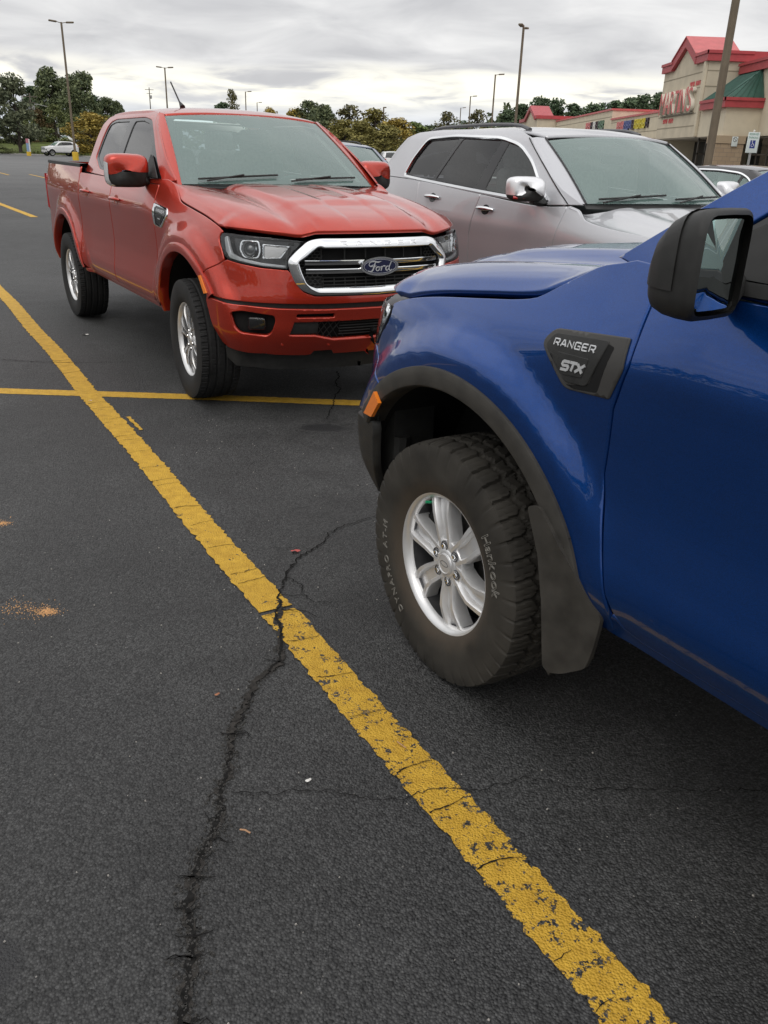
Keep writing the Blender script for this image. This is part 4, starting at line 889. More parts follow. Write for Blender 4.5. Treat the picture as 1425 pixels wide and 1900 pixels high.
# ---------------------------------------------------------------- estate / saloon cars
def make_car(name, pm, K):
    T = empty(name); S = Skin(K['plan'], K['zr'], K['rows'], [archbump(y, K['ah'], K['ar'], K['ar']+.13, .018) for y in (0, K['wb'])])
    RX = (1, 0, 0); RF = (0, 1, 0); RU = (0, 0, 1); wb = K['wb']; ah = K['ah']; ar = K['ar']
    sd = lambda pts: [(float(S.ty(y)), z) for y, z in pts]
    arc = lambda yc, r, a0, a1, n=18: [(yc+r*math.cos(math.radians(a)), ah+r*math.sin(math.radians(a))) for a in np.linspace(a0, a1, n)]
    zg = spl([p[0] for p in K['zg']], [p[1] for p in K['zg']]); y0, y1 = K['zg'][0][0], K['zg'][-1][0]
    zs = K['sill']; belt = spl([p[0] for p in K['belt']], [p[1] for p in K['belt']])
    d0t, d0b = K['door0']; d1t, d1b = K['door1']; d2t, d2b = K['door2']; bl = lambda a, b, n=8: [(y, float(belt(y))) for y in np.linspace(a, b, n)]
    top = [(y, float(zg(y))-.003) for y in np.linspace(y1, y0, 24)]
    fo = sd([(y1+.02, .66)]+top+[(d0t-.0, float(belt(d0t))), (d0b, .9), (d0b-.01, zs)]+arc(0, ar, 166, 22))
    panel('fender', pm, fo, S, RX, T, res=.045, mirror=True)
    gap = .005
    fdo = panel('front_door', pm, sd(bl(d0t-gap, d1t+gap)+[(d1b+gap, .95), (d1b+gap, zs), (d0b-.02, zs), (d0b-gap, .9)]), S, RX, T, res=.05, mirror=True)
    rda = [(y, z) for y, z in arc(wb, ar+.03, 60, 14, 8)]
    rdo = panel('rear_door', pm, sd(bl(d1t-gap, d2t+gap)+[(d2b, .98)]+[(max(y, d2b) if False else y, z) for y, z in rda if y > d2b]+[(d2b+.16, zs), (d1b-gap, zs), (d1b-gap, .95)]), S, RX, T, res=.05, mirror=True)
    yr = K['plan'][0][1]; qe = K['qend']
    q = sd(bl(d2t-gap, qe, 10)+[(qe-.01, .62), (qe, zs+.06)])+sd(arc(wb, ar, 168, 14))+sd([(d2b-gap+.005, .96)])
    panel('quarter_panel', pm, q, S, RX, T, res=.05, mirror=True)
    te = float(S.ty(qe)); L_ = float(S.L[-1])
    for sg in (1, -1):
        panel('tail_panel', pm, [(sg*(te+.006), zs+.07), (sg*(L_-.001), zs+.07), (sg*(L_-.001), K['tailz']), (sg*(te+.006), float(belt(qe)))], S, (0, -1, 0), T, res=.06)
        panel('tail_lamp', M_TAIL, [(sg*(te-.02), K['tailz']-.20), (sg*(te+.30), K['tailz']-.19), (sg*(te+.30), K['tailz']-.06), (sg*(te-.02), K['tailz']-.05)], S, (0, -1, 0), T, res=.06, lift=.006)
    panel('rocker', M_BLK, sd([(-.45, zs-.005), (wb+.45, zs-.005), (wb+.45, zs-.12), (-.45, zs-.12)]), S, RX, T, res=.08, lift=-.01, mirror=True)
    # hood
    ks = np.linspace(y0, y1, 40); xg = spl(ks, S(S.ty(ks), zg(ks))[:, 0]); F_ = K['hood']
    yf = spl([p[0] for p in F_['yf']], [p[1] for p in F_['yf']]); rise = spl([p[0] for p in F_['rise']], [p[1] for p in F_['rise']]); sp_ = spl([0, .03, .07, .14, .3], [0, .4, .72, .92, 1.])
    def H(x, y):
        ax = np.abs(x); qq = np.maximum(yf(ax)-y, 0); z = F_['z0']+rise(qq)-F_.get('crown', .02)*(ax/.7)**2; w = np.maximum(xg(np.clip(y, y0, y1))-ax, 0); zz = zg(np.clip(y, y0, y1))
        z = z+.012*sstep(.34, .42, ax)*(1-sstep(.5, .62, ax))*sstep(.05, .3, qq)
        k = sp_(w); b = 1-sstep(y1-.12, y1+.02, y); return np.stack([x, y, z*(1-b)+(zz+(z-zz)*k)*b], 1)
    er = [(float(xg(y))-.004, y) for y in np.linspace(y0+.03, y1, 20)]; frn = [(x, float(yf(x))) for x in np.linspace(float(xg(y1))-.004, 0, 16)]; bk = F_['back']
    yb_ = spl([p[0] for p in bk[::-1]], [p[1] for p in bk[::-1]]); patch('hood', pm, hoodgrid(((y0+.005, y1), lambda y: xg(y)-.005), yf, yb_, 14, 30, 60), H, RU, T, hem=.02)
    tt = float(S.ty(y1))
    panel('front_bumper', pm, [(-tt+.01, .40), (tt-.01, .40), (tt-.01, .66), (.55, .70), (-.55, .70), (-tt+.01, .66)], S, RF, T, res=.06)
    panel('grille', M_CHROME, [(-.55, .71), (.55, .71), (.52, F_['z0']-.02), (-.52, F_['z0']-.02)], S, RF, T, res=.06, holes=[[(-.49+.14*k, .74), (-.40+.14*k, .74), (-.40+.14*k, F_['z0']-.05), (-.49+.14*k, F_['z0']-.05)] for k in range(7)])
    panel('grille_backing', M_DARK, [(-tt, .45), (tt, .45), (tt, F_['z0']), (-tt, F_['z0'])], S, RF, T, res=.1, lift=-.04, hem=0)
    panel('headlight', M_WLAMP, [(.57, .73), (tt-.02, .80), (tt-.01, F_['z0']-.0), (.57, F_['z0']-.03)], S, RF, T, res=.05, mirror=True, lift=-.004)
    strip('hood_light_block', M_DARK, [[(x, y, F_['z0']-.06) for x in (-.7, 0, .7)] for y in (y0, .2, .55)], T)  # added dark sheet, keeps light out of the hood gaps
    # greenhouse
    gz = spl([p[0] for p in K['gz']], [p[1] for p in K['gz']]); gp = spl([p[0] for p in K['gp']], [p[1] for p in K['gp']]); G = lambda y, z: np.stack([gz(z)*gp(y), y, z], 1)
    dlo = rounded(K['dlo'], K.get('dlor', .05))
    panel('cab_side', pm, K['cab'], G, RX, T, holes=[dlo], res=.04, mirror=True)
    wins = [rounded(w_, .03) for w_ in K['wins']]
    panel('window_frame', M_GBLK, dlo, G, RX, T, holes=wins, res=.06, lift=-.006, mirror=True)
    for w_, gm in zip(wins, K['winm']): panel('side_window', gm, w_, G, RX, T, res=.08, lift=-.011, hem=0, mirror=True)
    dl = resample(dlo, .03)
    if area2(dl) < 0: dl = dl[::-1]
    trim('window_trim', M_CHROME, dl, G, RX, [(-.016, 0), (-.014, .009), (.004, .010), (.008, .0)], T, True, True)
    def screen(C):
        (bx, by, bz, byc, bzc), (tx_, ty_, tz, tyc, tzc) = C
        def f(s, t):
            B = [bx*s, byc+(by-byc)*s*s, bzc+(bz-bzc)*s*s]; U_ = [tx_*s, tyc+(ty_-tyc)*s*s, tzc+(tz-tzc)*s*s]; bul = .035*np.sin(np.clip(t, 0, 1)*PI)*(1-.6*s*s); sg_ = 1 if byc > tyc else -1
            return np.stack([B[0]+(U_[0]-B[0])*t, B[1]+(U_[1]-B[1])*t+sg_*bul*.5, B[2]+(U_[2]-B[2])*t+bul*.8], 1)
        return f
    for nm, C in (('windshield', K['ws']), ('rear_window', K['rw'])):
        f = screen(C); qd = [(-1, 0), (1, 0), (1, 1), (-1, 1)]
        patch(nm, M_WS if nm == 'windshield' or K.get('clear') else M_FWIN, [[(s, t) for s in np.linspace(-.99, .99, 33)] for t in np.linspace(.005, .995, 21)], f, RU, T, hem=.004, rnd=.002)
        inn = rounded([(-.93, .07), (.93, .07), (.90, .95), (.16, .95), (.08, .84), (-.08, .84), (-.16, .95), (-.90, .95)] if nm == 'windshield' else [(-.93, .07), (.93, .07), (.90, .95), (-.90, .95)], .05)
        panel(nm+'_border', M_GBLK, qd, f, RU, T, holes=[inn], res=.12, hem=0, lift=-.008, edge=.06)
        for sgn in (1, -1):
            prs = []
            for t in np.linspace(-.02, 1.03, 14):
                e0 = f(np.array([.985*sgn]), np.array([t]))[0]; sy = -1 if nm == 'windshield' else 1; y, z = e0[1]+sy*.02, e0[2]; ou = np.array((float(gz(z)*gp(y+sy*.05))*sgn, y+sy*.05, z)); mid = (e0+ou)/2+np.array((.012*sgn, -sy*.010, .010))
                prs.append([e0+np.array((0, 0, -.01)), e0+np.array((0, 0, .006)), mid, ou+np.array((.004*sgn, 0, .002)), ou+np.array((0, sy*.05, -.02))])
            strip('a_pillar' if nm == 'windshield' else 'rear_pillar', pm, prs, T, 60)
            if nm == 'windshield': MB().tube([tuple(np.array(q[3])+np.array((sgn*.001, 0, .001))) for q in prs], .0045, 5).tube([tuple(np.array(q[1])+np.array((0, .004, .002))) for q in prs], .007, 5).build('pillar_seal', M_GBLK, T)
    WSf = screen(K['ws'])
    ry = spl([p[0] for p in K['ry']], [p[1] for p in K['ry']]); rx = K['rx']
    panel('roof', pm, K['roof'], lambda x, y: np.stack([x, y, ry(y)-K['rdrop']*(np.abs(x)/rx)**2.4], 1), RU, T, res=.06, hem=.02)
    if K.get('rails'):
        for sgn in (1, -1):
            ys_ = np.linspace(*K['rails'], 16); up = [0, .022]+[.028]*12+[.022, 0]
            MB().tube([(sgn*(rx-.05), y, float(ry(y))-K['rdrop']*.8+.004+u_) for y, u_ in zip(ys_, up)], [.02]+[.017]*14+[.02], 8, True, .8).build('roof_rail', K['railm'], T, 50)
    if K.get('deck'):
        D_ = K['deck']; dz = spl([p[0] for p in D_['z']], [p[1] for p in D_['z']]); panel('trunk_lid', pm, D_['o'], lambda x, y: np.stack([x, y, dz(y)-.035*(np.abs(x)/.8)**2.5], 1), RU, T, res=.06, hem=.02)
    # handles, mirrors
    for dobs, yh, zh in ((fdo, d1b+.20, K['hz'][0]), (rdo, d2b+.24, K['hz'][1])):
        for sgn, d in zip((1, -1), dobs):
            def F(a, b, h): p = S(np.array([S.ty(a)]), np.array([b]))[0]+nrm(S, S.ty(a), b, RX)[0]*h; return (sgn*p[0], p[1], p[2])
            MB().prism([(yh+.055*math.cos(t), zh+.038*math.sin(t)) for t in np.linspace(0, 2*PI, 16, endpoint=False)], -.004, .0015, F).build('handle_recess', M_GBLK, d)
            MB().tube([F(yh+.115-.23*k, zh+.004, .006+.030*math.sin(PI*k)**.5) for k in np.linspace(0, 1, 9)], [.010, .016, .019, .020, .020, .020, .019, .016, .010], 8, True, .9).build('door_handle', M_CHROME, d, 50)
    mx, my, mz = K['mirror']
    for sgn in (1, -1):
        def sec(y, a, b, e): return [(sgn*(mx+a*math.copysign(abs(math.cos(t))**e, math.cos(t))), my+y-.03*math.cos(t)-.010*math.sin(t), mz+b*math.copysign(abs(math.sin(t))**e, math.sin(t))) for t in np.linspace(0, 2*PI, 24, endpoint=False)]
        fr = [sec(-.060, .10, .07, .45), sec(-.05, .118, .080, .45), sec(0, .124, .084, .42), sec(.035, .118, .078, .42), sec(.055, .104, .066, .45), sec(.066, .08, .045, .5), sec(.070, .01, .01, 1)]
        mo = strip('mirror', M_BLK, np.array([fr[0], fr[1]]).transpose(1, 0, 2), T, 50, False, True)[0]
        strip('mirror_shell', M_BLK, np.array(fr[1:]).transpose(1, 0, 2), mo, 60, False, True)
        capr = []
        for row in fr[1:]:
            c_ = np.mean(np.array(row), 0); capr.append([(lambda q: (q[0], q[1], max(q[2], mz-.040)))(np.array(p)+(np.array(p)-c_)/max(np.linalg.norm(np.array(p)-c_), 1e-4)*.003+np.array((0, .002, 0))) for p in (row[i % 24] for i in range(-3, 16))])
        strip('mirror_cap', K.get('mirm', mat('satin_chrome', (.80, .80, .81), .3, .7)), capr, mo, 60)
        gl_ = fr[0]; c = tuple(np.mean(np.array(gl_), 0)); MB().add([c]+gl_, [(0, 1+i, 1+(i+1) % 24) for i in range(24)]).build('mirror_glass', mat('mirror_silver', (.62, .68, .68), .015, 1.), mo)
        MB().tube([(sgn*(mx-.06), my, mz-.08), (sgn*(mx-.14), my+.01, mz-.095), (sgn*(mx-.24), my+.03, mz-.085)], [.035, .038, .03], 8, True, .6).build('mirror_foot', M_BLK, mo, 50)
        if K.get('mirm', M_CHROME) is M_CHROME: MB().tube([(sgn*(mx+.115), my+.01, mz-.055), (sgn*(mx+.05), my+.055, mz-.06)], [.012, .006], 6).build('turn_signal', M_TAIL, mo)
    for x0, x1 in ((.62, .02), (-.06, -.62)):
        pth = [Vector(WSf(np.array([(x0+(x1-x0)*k)/K['ws'][0][0]]), np.array([.03+.05*k]))[0])+Vector((0, .012, .016)) for k in np.linspace(0, 1, 8)]
        MB().tube(pth, .008, 6).tube([pth[0]+Vector((0, .05, -.02)), pth[4]+Vector((0, .005, .012))], .007, 6).build('wiper', M_BLK, T)
    cy_ = K['ws'][0]; strip('cowl', M_BLK, [[(x, cy_[3]+(cy_[1]-cy_[3])*(x/cy_[0])**2-.01, cy_[4]-.012), (x, cy_[3]+.04+(cy_[1]-cy_[3])*(x/cy_[0])**2, cy_[4]-.04)] for x in np.linspace(-cy_[0], cy_[0], 11)], T)
    hl_ = K['roof']; ymn = min(p[1] for p in hl_); strip('headliner', mat('headliner', (.62, .62, .60), .9), [[(x, K['ws'][1][1]-.08, float(ry(-1.5))-.10), (x, ymn, float(ry(ymn))-.08)] for x in np.linspace(-rx+.06, rx-.06, 5)], T)
    zb = cy_[4]; interior(T, zb-.02, cy_[3]-.38, (cy_[3]-1.0, cy_[3]-1.85), .37, K.get('seat', M_SEATL), 1.36)
    for yc in (0, wb):
        for sgn in (1, -1):
            strip('wheel_well', M_DARK, [[(sgn*x, yc+(ar+.01)*math.cos(a), ah+(ar+.01)*math.sin(a)) for x in (S.c[:, 0].max()-.06, .6)]+[(sgn*.6, yc+.1*math.cos(a), ah+.1*math.sin(a))] for a in np.linspace(.15, PI-.15, 20)], T)
    MB().box((0, (wb)/2, zs-.02), (1.5, -wb+1.5, .14)).build('chassis', M_DARK, T)
    return T
_jd = [-.06, -.03, -.012, -.007, -.003, 0, -.016, -.036, -.062]
K_SUV = dict(plan=[(0, -3.80), (.45, -3.77), (.76, -3.64), (.89, -3.3), (.95, -2.85), (.96, -2), (.96, -1), (.955, -.3), (.95, .1), (.93, .35), (.88, .55), (.78, .70), (.55, .80), (.3, .84), (0, .85)],
    zr=[.45, .55, .65, .80, .95, 1.05, 1.15, 1.25, 1.35], rows=[('y', -3.7, _jd), ('y', -.9, _jd), ('y', -.45, [-.06, -.03, -.012, -.004, -.002, -.004, -.03, -.065, -.10]), ('y', 0, [-.06, -.03, -.012, -.004, 0, -.012, -.06, -.13, -.2]), ('y', .35, [-.06, -.03, -.012, -.004, 0, -.02, -.08, -.16, -.24]), ('x', 0, [-.06, -.02, 0, 0, -.01, -.03, -.07, -.12, -.2])],
    wb=-2.915, ah=.38, ar=.46, sill=.46, zg=[(-.46, 1.245), (-.37, 1.228), (-.27, 1.163), (-.07, 1.133), (.33, 1.104), (.62, 1.05)],
    belt=[(-3.7, 1.345), (-2.9, 1.335), (-1.6, 1.268), (-.75, 1.222), (-.45, 1.24)], door0=(-.485, -.55), door1=(-1.545, -1.625), door2=(-2.56, -2.50), qend=-3.50, tailz=1.33,
    hood=dict(yf=[(0, .80), (.4, .77), (.6, .70), (.78, .60)], z0=1.02, rise=[(0, 0), (.03, .03), (.1, .055), (.3, .088), (.7, .137), (1.0, .182), (1.2, .226), (1.3, .24)], back=[(.70, -.485), (.4, -.435), (0, -.400)], crown=.025),
    gz=[(1.20, .942), (1.25, .922), (1.35, .886), (1.5, .822), (1.62, .766), (1.70, .722), (1.745, .675), (1.77, .625)], gp=[(-3.7, .85), (-3.3, .925), (-2.8, .975), (-2, 1.), (-1.1, .99), (-.8, .955), (-.5, .88)],
    cab=[(-.44, 1.25), (-.8, 1.230), (-1.6, 1.270), (-2.9, 1.338), (-3.50, 1.348), (-3.44, 1.45), (-3.32, 1.58), (-3.18, 1.69), (-3.0, 1.735), (-2.6, 1.757), (-1.7, 1.757), (-1.4, 1.742), (-1.2, 1.69), (-.92, 1.50), (-.65, 1.34)],
    dlo=[(-.735, 1.250), (-1.59, 1.290), (-2.60, 1.343), (-2.915, 1.362), (-2.86, 1.50), (-2.72, 1.672), (-2.28, 1.695), (-1.57, 1.680), (-1.28, 1.63), (-1.05, 1.515), (-.82, 1.315)], dlor=[.03, .05, .05, .03, .05, .06, .1, .1, .1, .08, .04],
    wins=[[(-.78, 1.262), (-1.525, 1.298), (-1.455, 1.665), (-1.30, 1.627), (-1.08, 1.515), (-.85, 1.325)], [(-1.675, 1.305), (-2.325, 1.340), (-2.135, 1.683), (-1.565, 1.668)], [(-2.385, 1.343), (-2.89, 1.372), (-2.84, 1.50), (-2.71, 1.660), (-2.195, 1.682)]], winm=[M_FWIN, M_TINT, M_TINT],
    ws=((.735, -.51, 1.255, -.40, 1.262), (.650, -1.13, 1.668, -1.03, 1.715)), rw=((.70, -3.55, 1.36, -3.66, 1.36), (.60, -3.20, 1.68, -3.25, 1.72)),
    ry=[(-3.3, 1.70), (-3.1, 1.735), (-2.6, 1.778), (-1.9, 1.79), (-1.4, 1.775), (-1.1, 1.735), (-1.0, 1.715)], rx=.63, rdrop=.038, roof=[(.635, -1.14), (.4, -1.075), (0, -1.04), (-.4, -1.075), (-.635, -1.14), (-.66, -1.9), (-.645, -2.7), (-.60, -3.18), (-.3, -3.24), (0, -3.25), (.3, -3.24), (.60, -3.18), (.645, -2.7), (.66, -1.9)],
    rails=(-1.42, -2.95), railm=mat('grey_rail', (.09, .09, .095), .4, .3), hz=(1.155, 1.20), mirror=(1.045, -.79, 1.335))
_sd = [-.06, -.03, -.01, -.004, 0, -.004, -.02, -.05, -.1]
K_SED = dict(plan=[(0, -3.98), (.45, -3.94), (.76, -3.80), (.86, -3.5), (.90, -2.85), (.915, -2), (.92, -1), (.91, -.3), (.90, .1), (.88, .40), (.82, .62), (.72, .78), (.5, .88), (.3, .91), (0, .93)],
    zr=[.35, .42, .50, .62, .75, .85, .92, 1.0, 1.08], rows=[('y', -3.9, _sd), ('y', -.9, _sd), ('y', 0, [-.06, -.03, -.012, -.004, 0, -.03, -.08, -.15, -.22]), ('x', 0, [-.06, -.02, 0, 0, -.02, -.06, -.1, -.15, -.2])],
    wb=-2.83, ah=.33, ar=.385, sill=.34, zg=[(-.50, 1.0), (-.3, .965), (0, .93), (.4, .87), (.68, .79)],
    belt=[(-3.9, 1.02), (-2.9, 1.015), (-1.6, .985), (-.75, .96), (-.45, .97)], door0=(-.50, -.50), door1=(-1.52, -1.56), door2=(-2.48, -2.36), qend=-3.66, tailz=1.0,
    hood=dict(yf=[(0, .86), (.4, .83), (.6, .74), (.76, .64)], z0=.79, rise=[(0, 0), (.03, .03), (.1, .06), (.3, .10), (.7, .15), (1.4, .215)], back=[(.70, -.52), (.4, -.47), (0, -.44)], crown=.02),
    gz=[(.94, .915), (1.0, .88), (1.1, .835), (1.25, .745), (1.36, .665), (1.41, .61), (1.44, .55)], gp=[(-3.7, .86), (-3.3, .92), (-2.8, .965), (-2, 1.), (-1.1, .99), (-.5, .92)],
    cab=[(-.50, 1.0), (-.8, .965), (-1.6, .99), (-2.9, 1.02), (-3.3, 1.02), (-3.10, 1.12), (-2.85, 1.26), (-2.62, 1.36), (-2.4, 1.405), (-1.9, 1.425), (-1.5, 1.42), (-1.25, 1.37), (-1.0, 1.25), (-.7, 1.09)],
    dlo=[(-.76, .985), (-1.6, 1.012), (-2.72, 1.040), (-2.78, 1.10), (-2.62, 1.26), (-2.42, 1.335), (-2.0, 1.365), (-1.6, 1.365), (-1.34, 1.325), (-1.08, 1.20)], dlor=[.03, .05, .02, .03, .08, .1, .1, .1, .08, .06],
    wins=[[(-.82, 1.0), (-1.50, 1.022), (-1.46, 1.350), (-1.36, 1.318), (-1.1, 1.195)], [(-1.60, 1.024), (-2.40, 1.045), (-2.44, 1.318), (-2.0, 1.352), (-1.57, 1.352)], [(-2.45, 1.047), (-2.71, 1.052), (-2.755, 1.105), (-2.60, 1.25), (-2.49, 1.295)]], winm=[M_WS]*3, clear=True,
    ws=((.72, -.60, 1.0, -.48, 1.005), (.58, -1.30, 1.375, -1.22, 1.41)), rw=((.68, -3.32, 1.035, -3.42, 1.04), (.56, -2.62, 1.365, -2.68, 1.40)),
    ry=[(-2.75, 1.395), (-2.5, 1.425), (-2.0, 1.452), (-1.6, 1.45), (-1.3, 1.415), (-1.2, 1.40)], rx=.56, rdrop=.035, roof=[(.57, -1.31), (.3, -1.24), (0, -1.22), (-.3, -1.24), (-.57, -1.31), (-.58, -1.9), (-.56, -2.60), (-.3, -2.66), (0, -2.68), (.3, -2.66), (.56, -2.60), (.58, -1.9)],
    deck=dict(z=[(-3.95, 1.01), (-3.8, 1.035), (-3.4, 1.04)], o=[(.76, -3.36), (.78, -3.66), (.70, -3.84), (.4, -3.92), (0, -3.945), (-.4, -3.92), (-.70, -3.84), (-.78, -3.66), (-.76, -3.36), (-.4, -3.42), (0, -3.44), (.4, -3.42)]), hz=(.86, .875), mirror=(.985, -.80, 1.04), mirm=M_GREY)

# ---------------------------------------------------------------- ground
def asphalt_nodes(nt, old=0.):
    """returns a shader socket: sealed asphalt with aggregate, specks, blotches"""
    N = nt.nodes; L = nt.links
    geo = N.new('ShaderNodeNewGeometry'); pos = geo.outputs['Position']
    def noise(sc, det=4, r=.55, d=0.):
        n = N.new('ShaderNodeTexNoise'); n.inputs['Scale'].default_value = sc; n.inputs['Detail'].default_value = det; n.inputs['Roughness'].default_value = r; n.inputs['Distortion'].default_value = d; L.new(pos, n.inputs[0]); return n.outputs[0]
    def mr(v, a, b, c, d):
        n = N.new('ShaderNodeMapRange'); L.new(v, n.inputs[0])
        for i, q in enumerate((a, b, c, d)): n.inputs[i+1].default_value = q
        return n.outputs[0]
    def mth(op, a, b):
        n = N.new('ShaderNodeMath'); n.operation = op
        for i, q in enumerate((a, b)):
            if isinstance(q, (int, float)): n.inputs[i].default_value = q
            else: L.new(q, n.inputs[i])
        return n.outputs[0]
    v = N.new('ShaderNodeTexVoronoi'); v.inputs['Scale'].default_value = 165; L.new(pos, v.inputs[0])
    v2 = N.new('ShaderNodeTexVoronoi'); v2.inputs['Scale'].default_value = 62; L.new(pos, v2.inputs[0])
    sp = N.new('ShaderNodeSeparateColor'); L.new(v.outputs['Color'], sp.inputs[0]); sp2 = N.new('ShaderNodeSeparateColor'); L.new(v2.outputs['Color'], sp2.inputs[0])
    big = noise(.35, 5, .6, .4); mid = noise(3.2, 6, .6); fine = noise(60, 5, .7)
    base = mth('MULTIPLY', mr(big, .32, .68, .031, .060), mr(mid, .3, .7, .76, 1.28))
    base = mth('MULTIPLY', base, mr(sp.outputs[0], 0, 1, .45, 1.65)); base = mth('MULTIPLY', base, mr(fine, .3, .7, .7, 1.35))
    base = mth('MULTIPLY', base, mr(v.outputs['Distance'], .15, .75, 1.18, .55))  # stone tops lightened, pits darkened: their shade is put into the colour
    # pale chips and dust
    chip = mth('MULTIPLY', mth('GREATER_THAN', sp2.outputs[0], .985), mth('LESS_THAN', v2.outputs['Distance'], .26)); base = mth('ADD', base, mth('MULTIPLY', chip, .05))
    dust = mr(noise(1.1, 8, .72, .6), .62, .80, 0, .030); base = mth('ADD', base, mth('MULTIPLY', dust, mr(fine, .4, .65, 0, 1)))
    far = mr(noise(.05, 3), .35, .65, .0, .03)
    xy = N.new('ShaderNodeSeparateXYZ'); L.new(pos, xy.inputs[0]); far_tone = mr(xy.outputs[1], 14, 60, 0, 1); base = mth('ADD', base, mth('MULTIPLY', far_tone, mth('ADD', far, .05)))  # asphalt colour gets paler with distance across the lot
    cc = N.new('ShaderNodeCombineColor'); L.new(base, cc.inputs[0]); L.new(mth('MULTIPLY', base, 1.0), cc.inputs[1]); L.new(mth('MULTIPLY', base, .985), cc.inputs[2])
    b = N.new('ShaderNodeBsdfPrincipled'); L.new(cc.outputs[0], b.inputs['Base Color']); L.new(mr(mid, .3, .7, .58, .74), b.inputs['Roughness']); b.inputs['Specular IOR Level'].default_value = .45
    h = mth('ADD', mth('MULTIPLY', v.outputs['Distance'], -1.), mth('MULTIPLY', fine, .8))
    h = mth('ADD', h, mth('MULTIPLY', noise(14, 4, .6), 1.0))
    bp = N.new('ShaderNodeBump'); bp.inputs['Strength'].default_value = .85; bp.inputs['Distance'].default_value = .0046; L.new(h, bp.inputs['Height']); L.new(bp.outputs[0], b.inputs['Normal'])
    return b, mth, mr, noise, pos, bp
def m_asphalt():
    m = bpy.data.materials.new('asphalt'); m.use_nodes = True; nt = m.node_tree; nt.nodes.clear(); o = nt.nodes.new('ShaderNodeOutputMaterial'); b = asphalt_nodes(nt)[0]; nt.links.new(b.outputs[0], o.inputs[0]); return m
def m_line(wear):
    m = bpy.data.materials.new('line_paint'); m.use_nodes = True; nt = m.node_tree; N = nt.nodes; L = nt.links; N.clear(); o = N.new('ShaderNodeOutputMaterial'); b, mth, mr, noise, pos, bp = asphalt_nodes(nt)
    p = N.new('ShaderNodeBsdfPrincipled'); p.inputs['Roughness'].default_value = .62; p.inputs['Specular IOR Level'].default_value = .3; L.new(bp.outputs[0], p.inputs['Normal'])
    cr = N.new('ShaderNodeValToRGB'); L.new(noise(18, 7, .7), cr.inputs[0]); cr.color_ramp.elements[0].position = .25; cr.color_ramp.elements[0].color = (.42, .235, .022, 1); cr.color_ramp.elements[1].position = .7; cr.color_ramp.elements[1].color = (.66, .40, .045, 1)
    L.new(cr.outputs[0], p.inputs['Base Color'])
    at = N.new('ShaderNodeAttribute'); at.attribute_name = 'wear'; w = at.outputs['Fac']
    n = mth('ADD', mth('MULTIPLY', noise(22, 8, .68, .5), .62), mth('MULTIPLY', noise(120, 4, .6), .38))
    f = N.new('ShaderNodeMapRange'); f.interpolation_type = 'SMOOTHSTEP'; L.new(mth('SUBTRACT', n, w), f.inputs[0]); f.inputs[1].default_value = -.015; f.inputs[2].default_value = .02
    mx = N.new('ShaderNodeMixShader'); L.new(f.outputs[0], mx.inputs[0]); L.new(b.outputs[0], mx.inputs[1]); L.new(p.outputs[0], mx.inputs[2]); L.new(mx.outputs[0], o.inputs[0])
    return m
M_ASPH = m_asphalt(); M_LINE = m_line(0)
rng = random.Random(7)
gv = [-1500, -400, -120, -40, -15, -6, 0, 6, 15, 40, 120, 400, 1500]
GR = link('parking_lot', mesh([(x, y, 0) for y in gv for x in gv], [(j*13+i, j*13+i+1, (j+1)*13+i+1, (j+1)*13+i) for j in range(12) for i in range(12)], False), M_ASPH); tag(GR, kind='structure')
def painted_line(a, b, w, name, wear0, wear1, n=None, rag=.004, parent=GR, z=.004):
    a = np.array(a); b = np.array(b); L_ = np.linalg.norm(b-a); d = (b-a)/L_; nn = np.array((-d[1], d[0])); n = n or int(L_/.02); v = []; f = []; wr = []
    for i in range(n+1):
        p = a+(b-a)*i/n; wv = math.sin(i*.05)*.006+math.sin(i*.013+1)*.008
        for k, s in enumerate((-.5, -.44, -.2, .2, .44, .5)):
            q = p+nn*(w*s+wv+(rng.gauss(0, rag) if abs(s) == .5 else 0)); v.append((q[0], q[1], z)); wr.append(wear0+(wear1-wear0)*(i/n)+(.05 if abs(s) == .5 else 0))
    for i in range(n):
        for k in range(5): f.append((i*6+k, i*6+k+1, (i+1)*6+k+1, (i+1)*6+k))
    me = mesh(v, f, False); at = me.attributes.new('wear', 'FLOAT', 'POINT'); at.data.foreach_set('value', wr)
    return link(name, me, M_LINE, parent)
LD = np.array((-math.sin(.5345), math.cos(.5345))); LP = np.array((-1.965, 5.298))
P0 = LP-LD*6.6; CRK = np.array((-.372, 2.60))
tc_ = (CRK-LP) @ LD
painted_line(LP+LD*(tc_+.012), LP+LD*5.2, .128, 'stall_line', .40, .33)
painted_line(P0, LP+LD*(tc_-.012), .130, 'stall_line', .475, .43)
painted_line((-9.5, 5.356), (6.5, 5.356), .128, 'centre_line', .36, .38, rag=.002, z=.0018)
painted_line((-1.60, 4.86), (-1.45, 4.61), .022, 'paint_streak', .36, .42)
painted_line((-8.02, 19.4), (-10.9, 23.9), .16, 'stall_line', .30, .30, n=40); painted_line((2.9, 5.356-2.0), (2.9-3.0, 5.356+3.0), .12, 'stall_line', .38, .38)
for k in range(4): painted_line((-16-3.2*k, 41+3*k), (-19.0-3.2*k, 46+3*k), .12, 'stall_line', .38, .38, n=30)
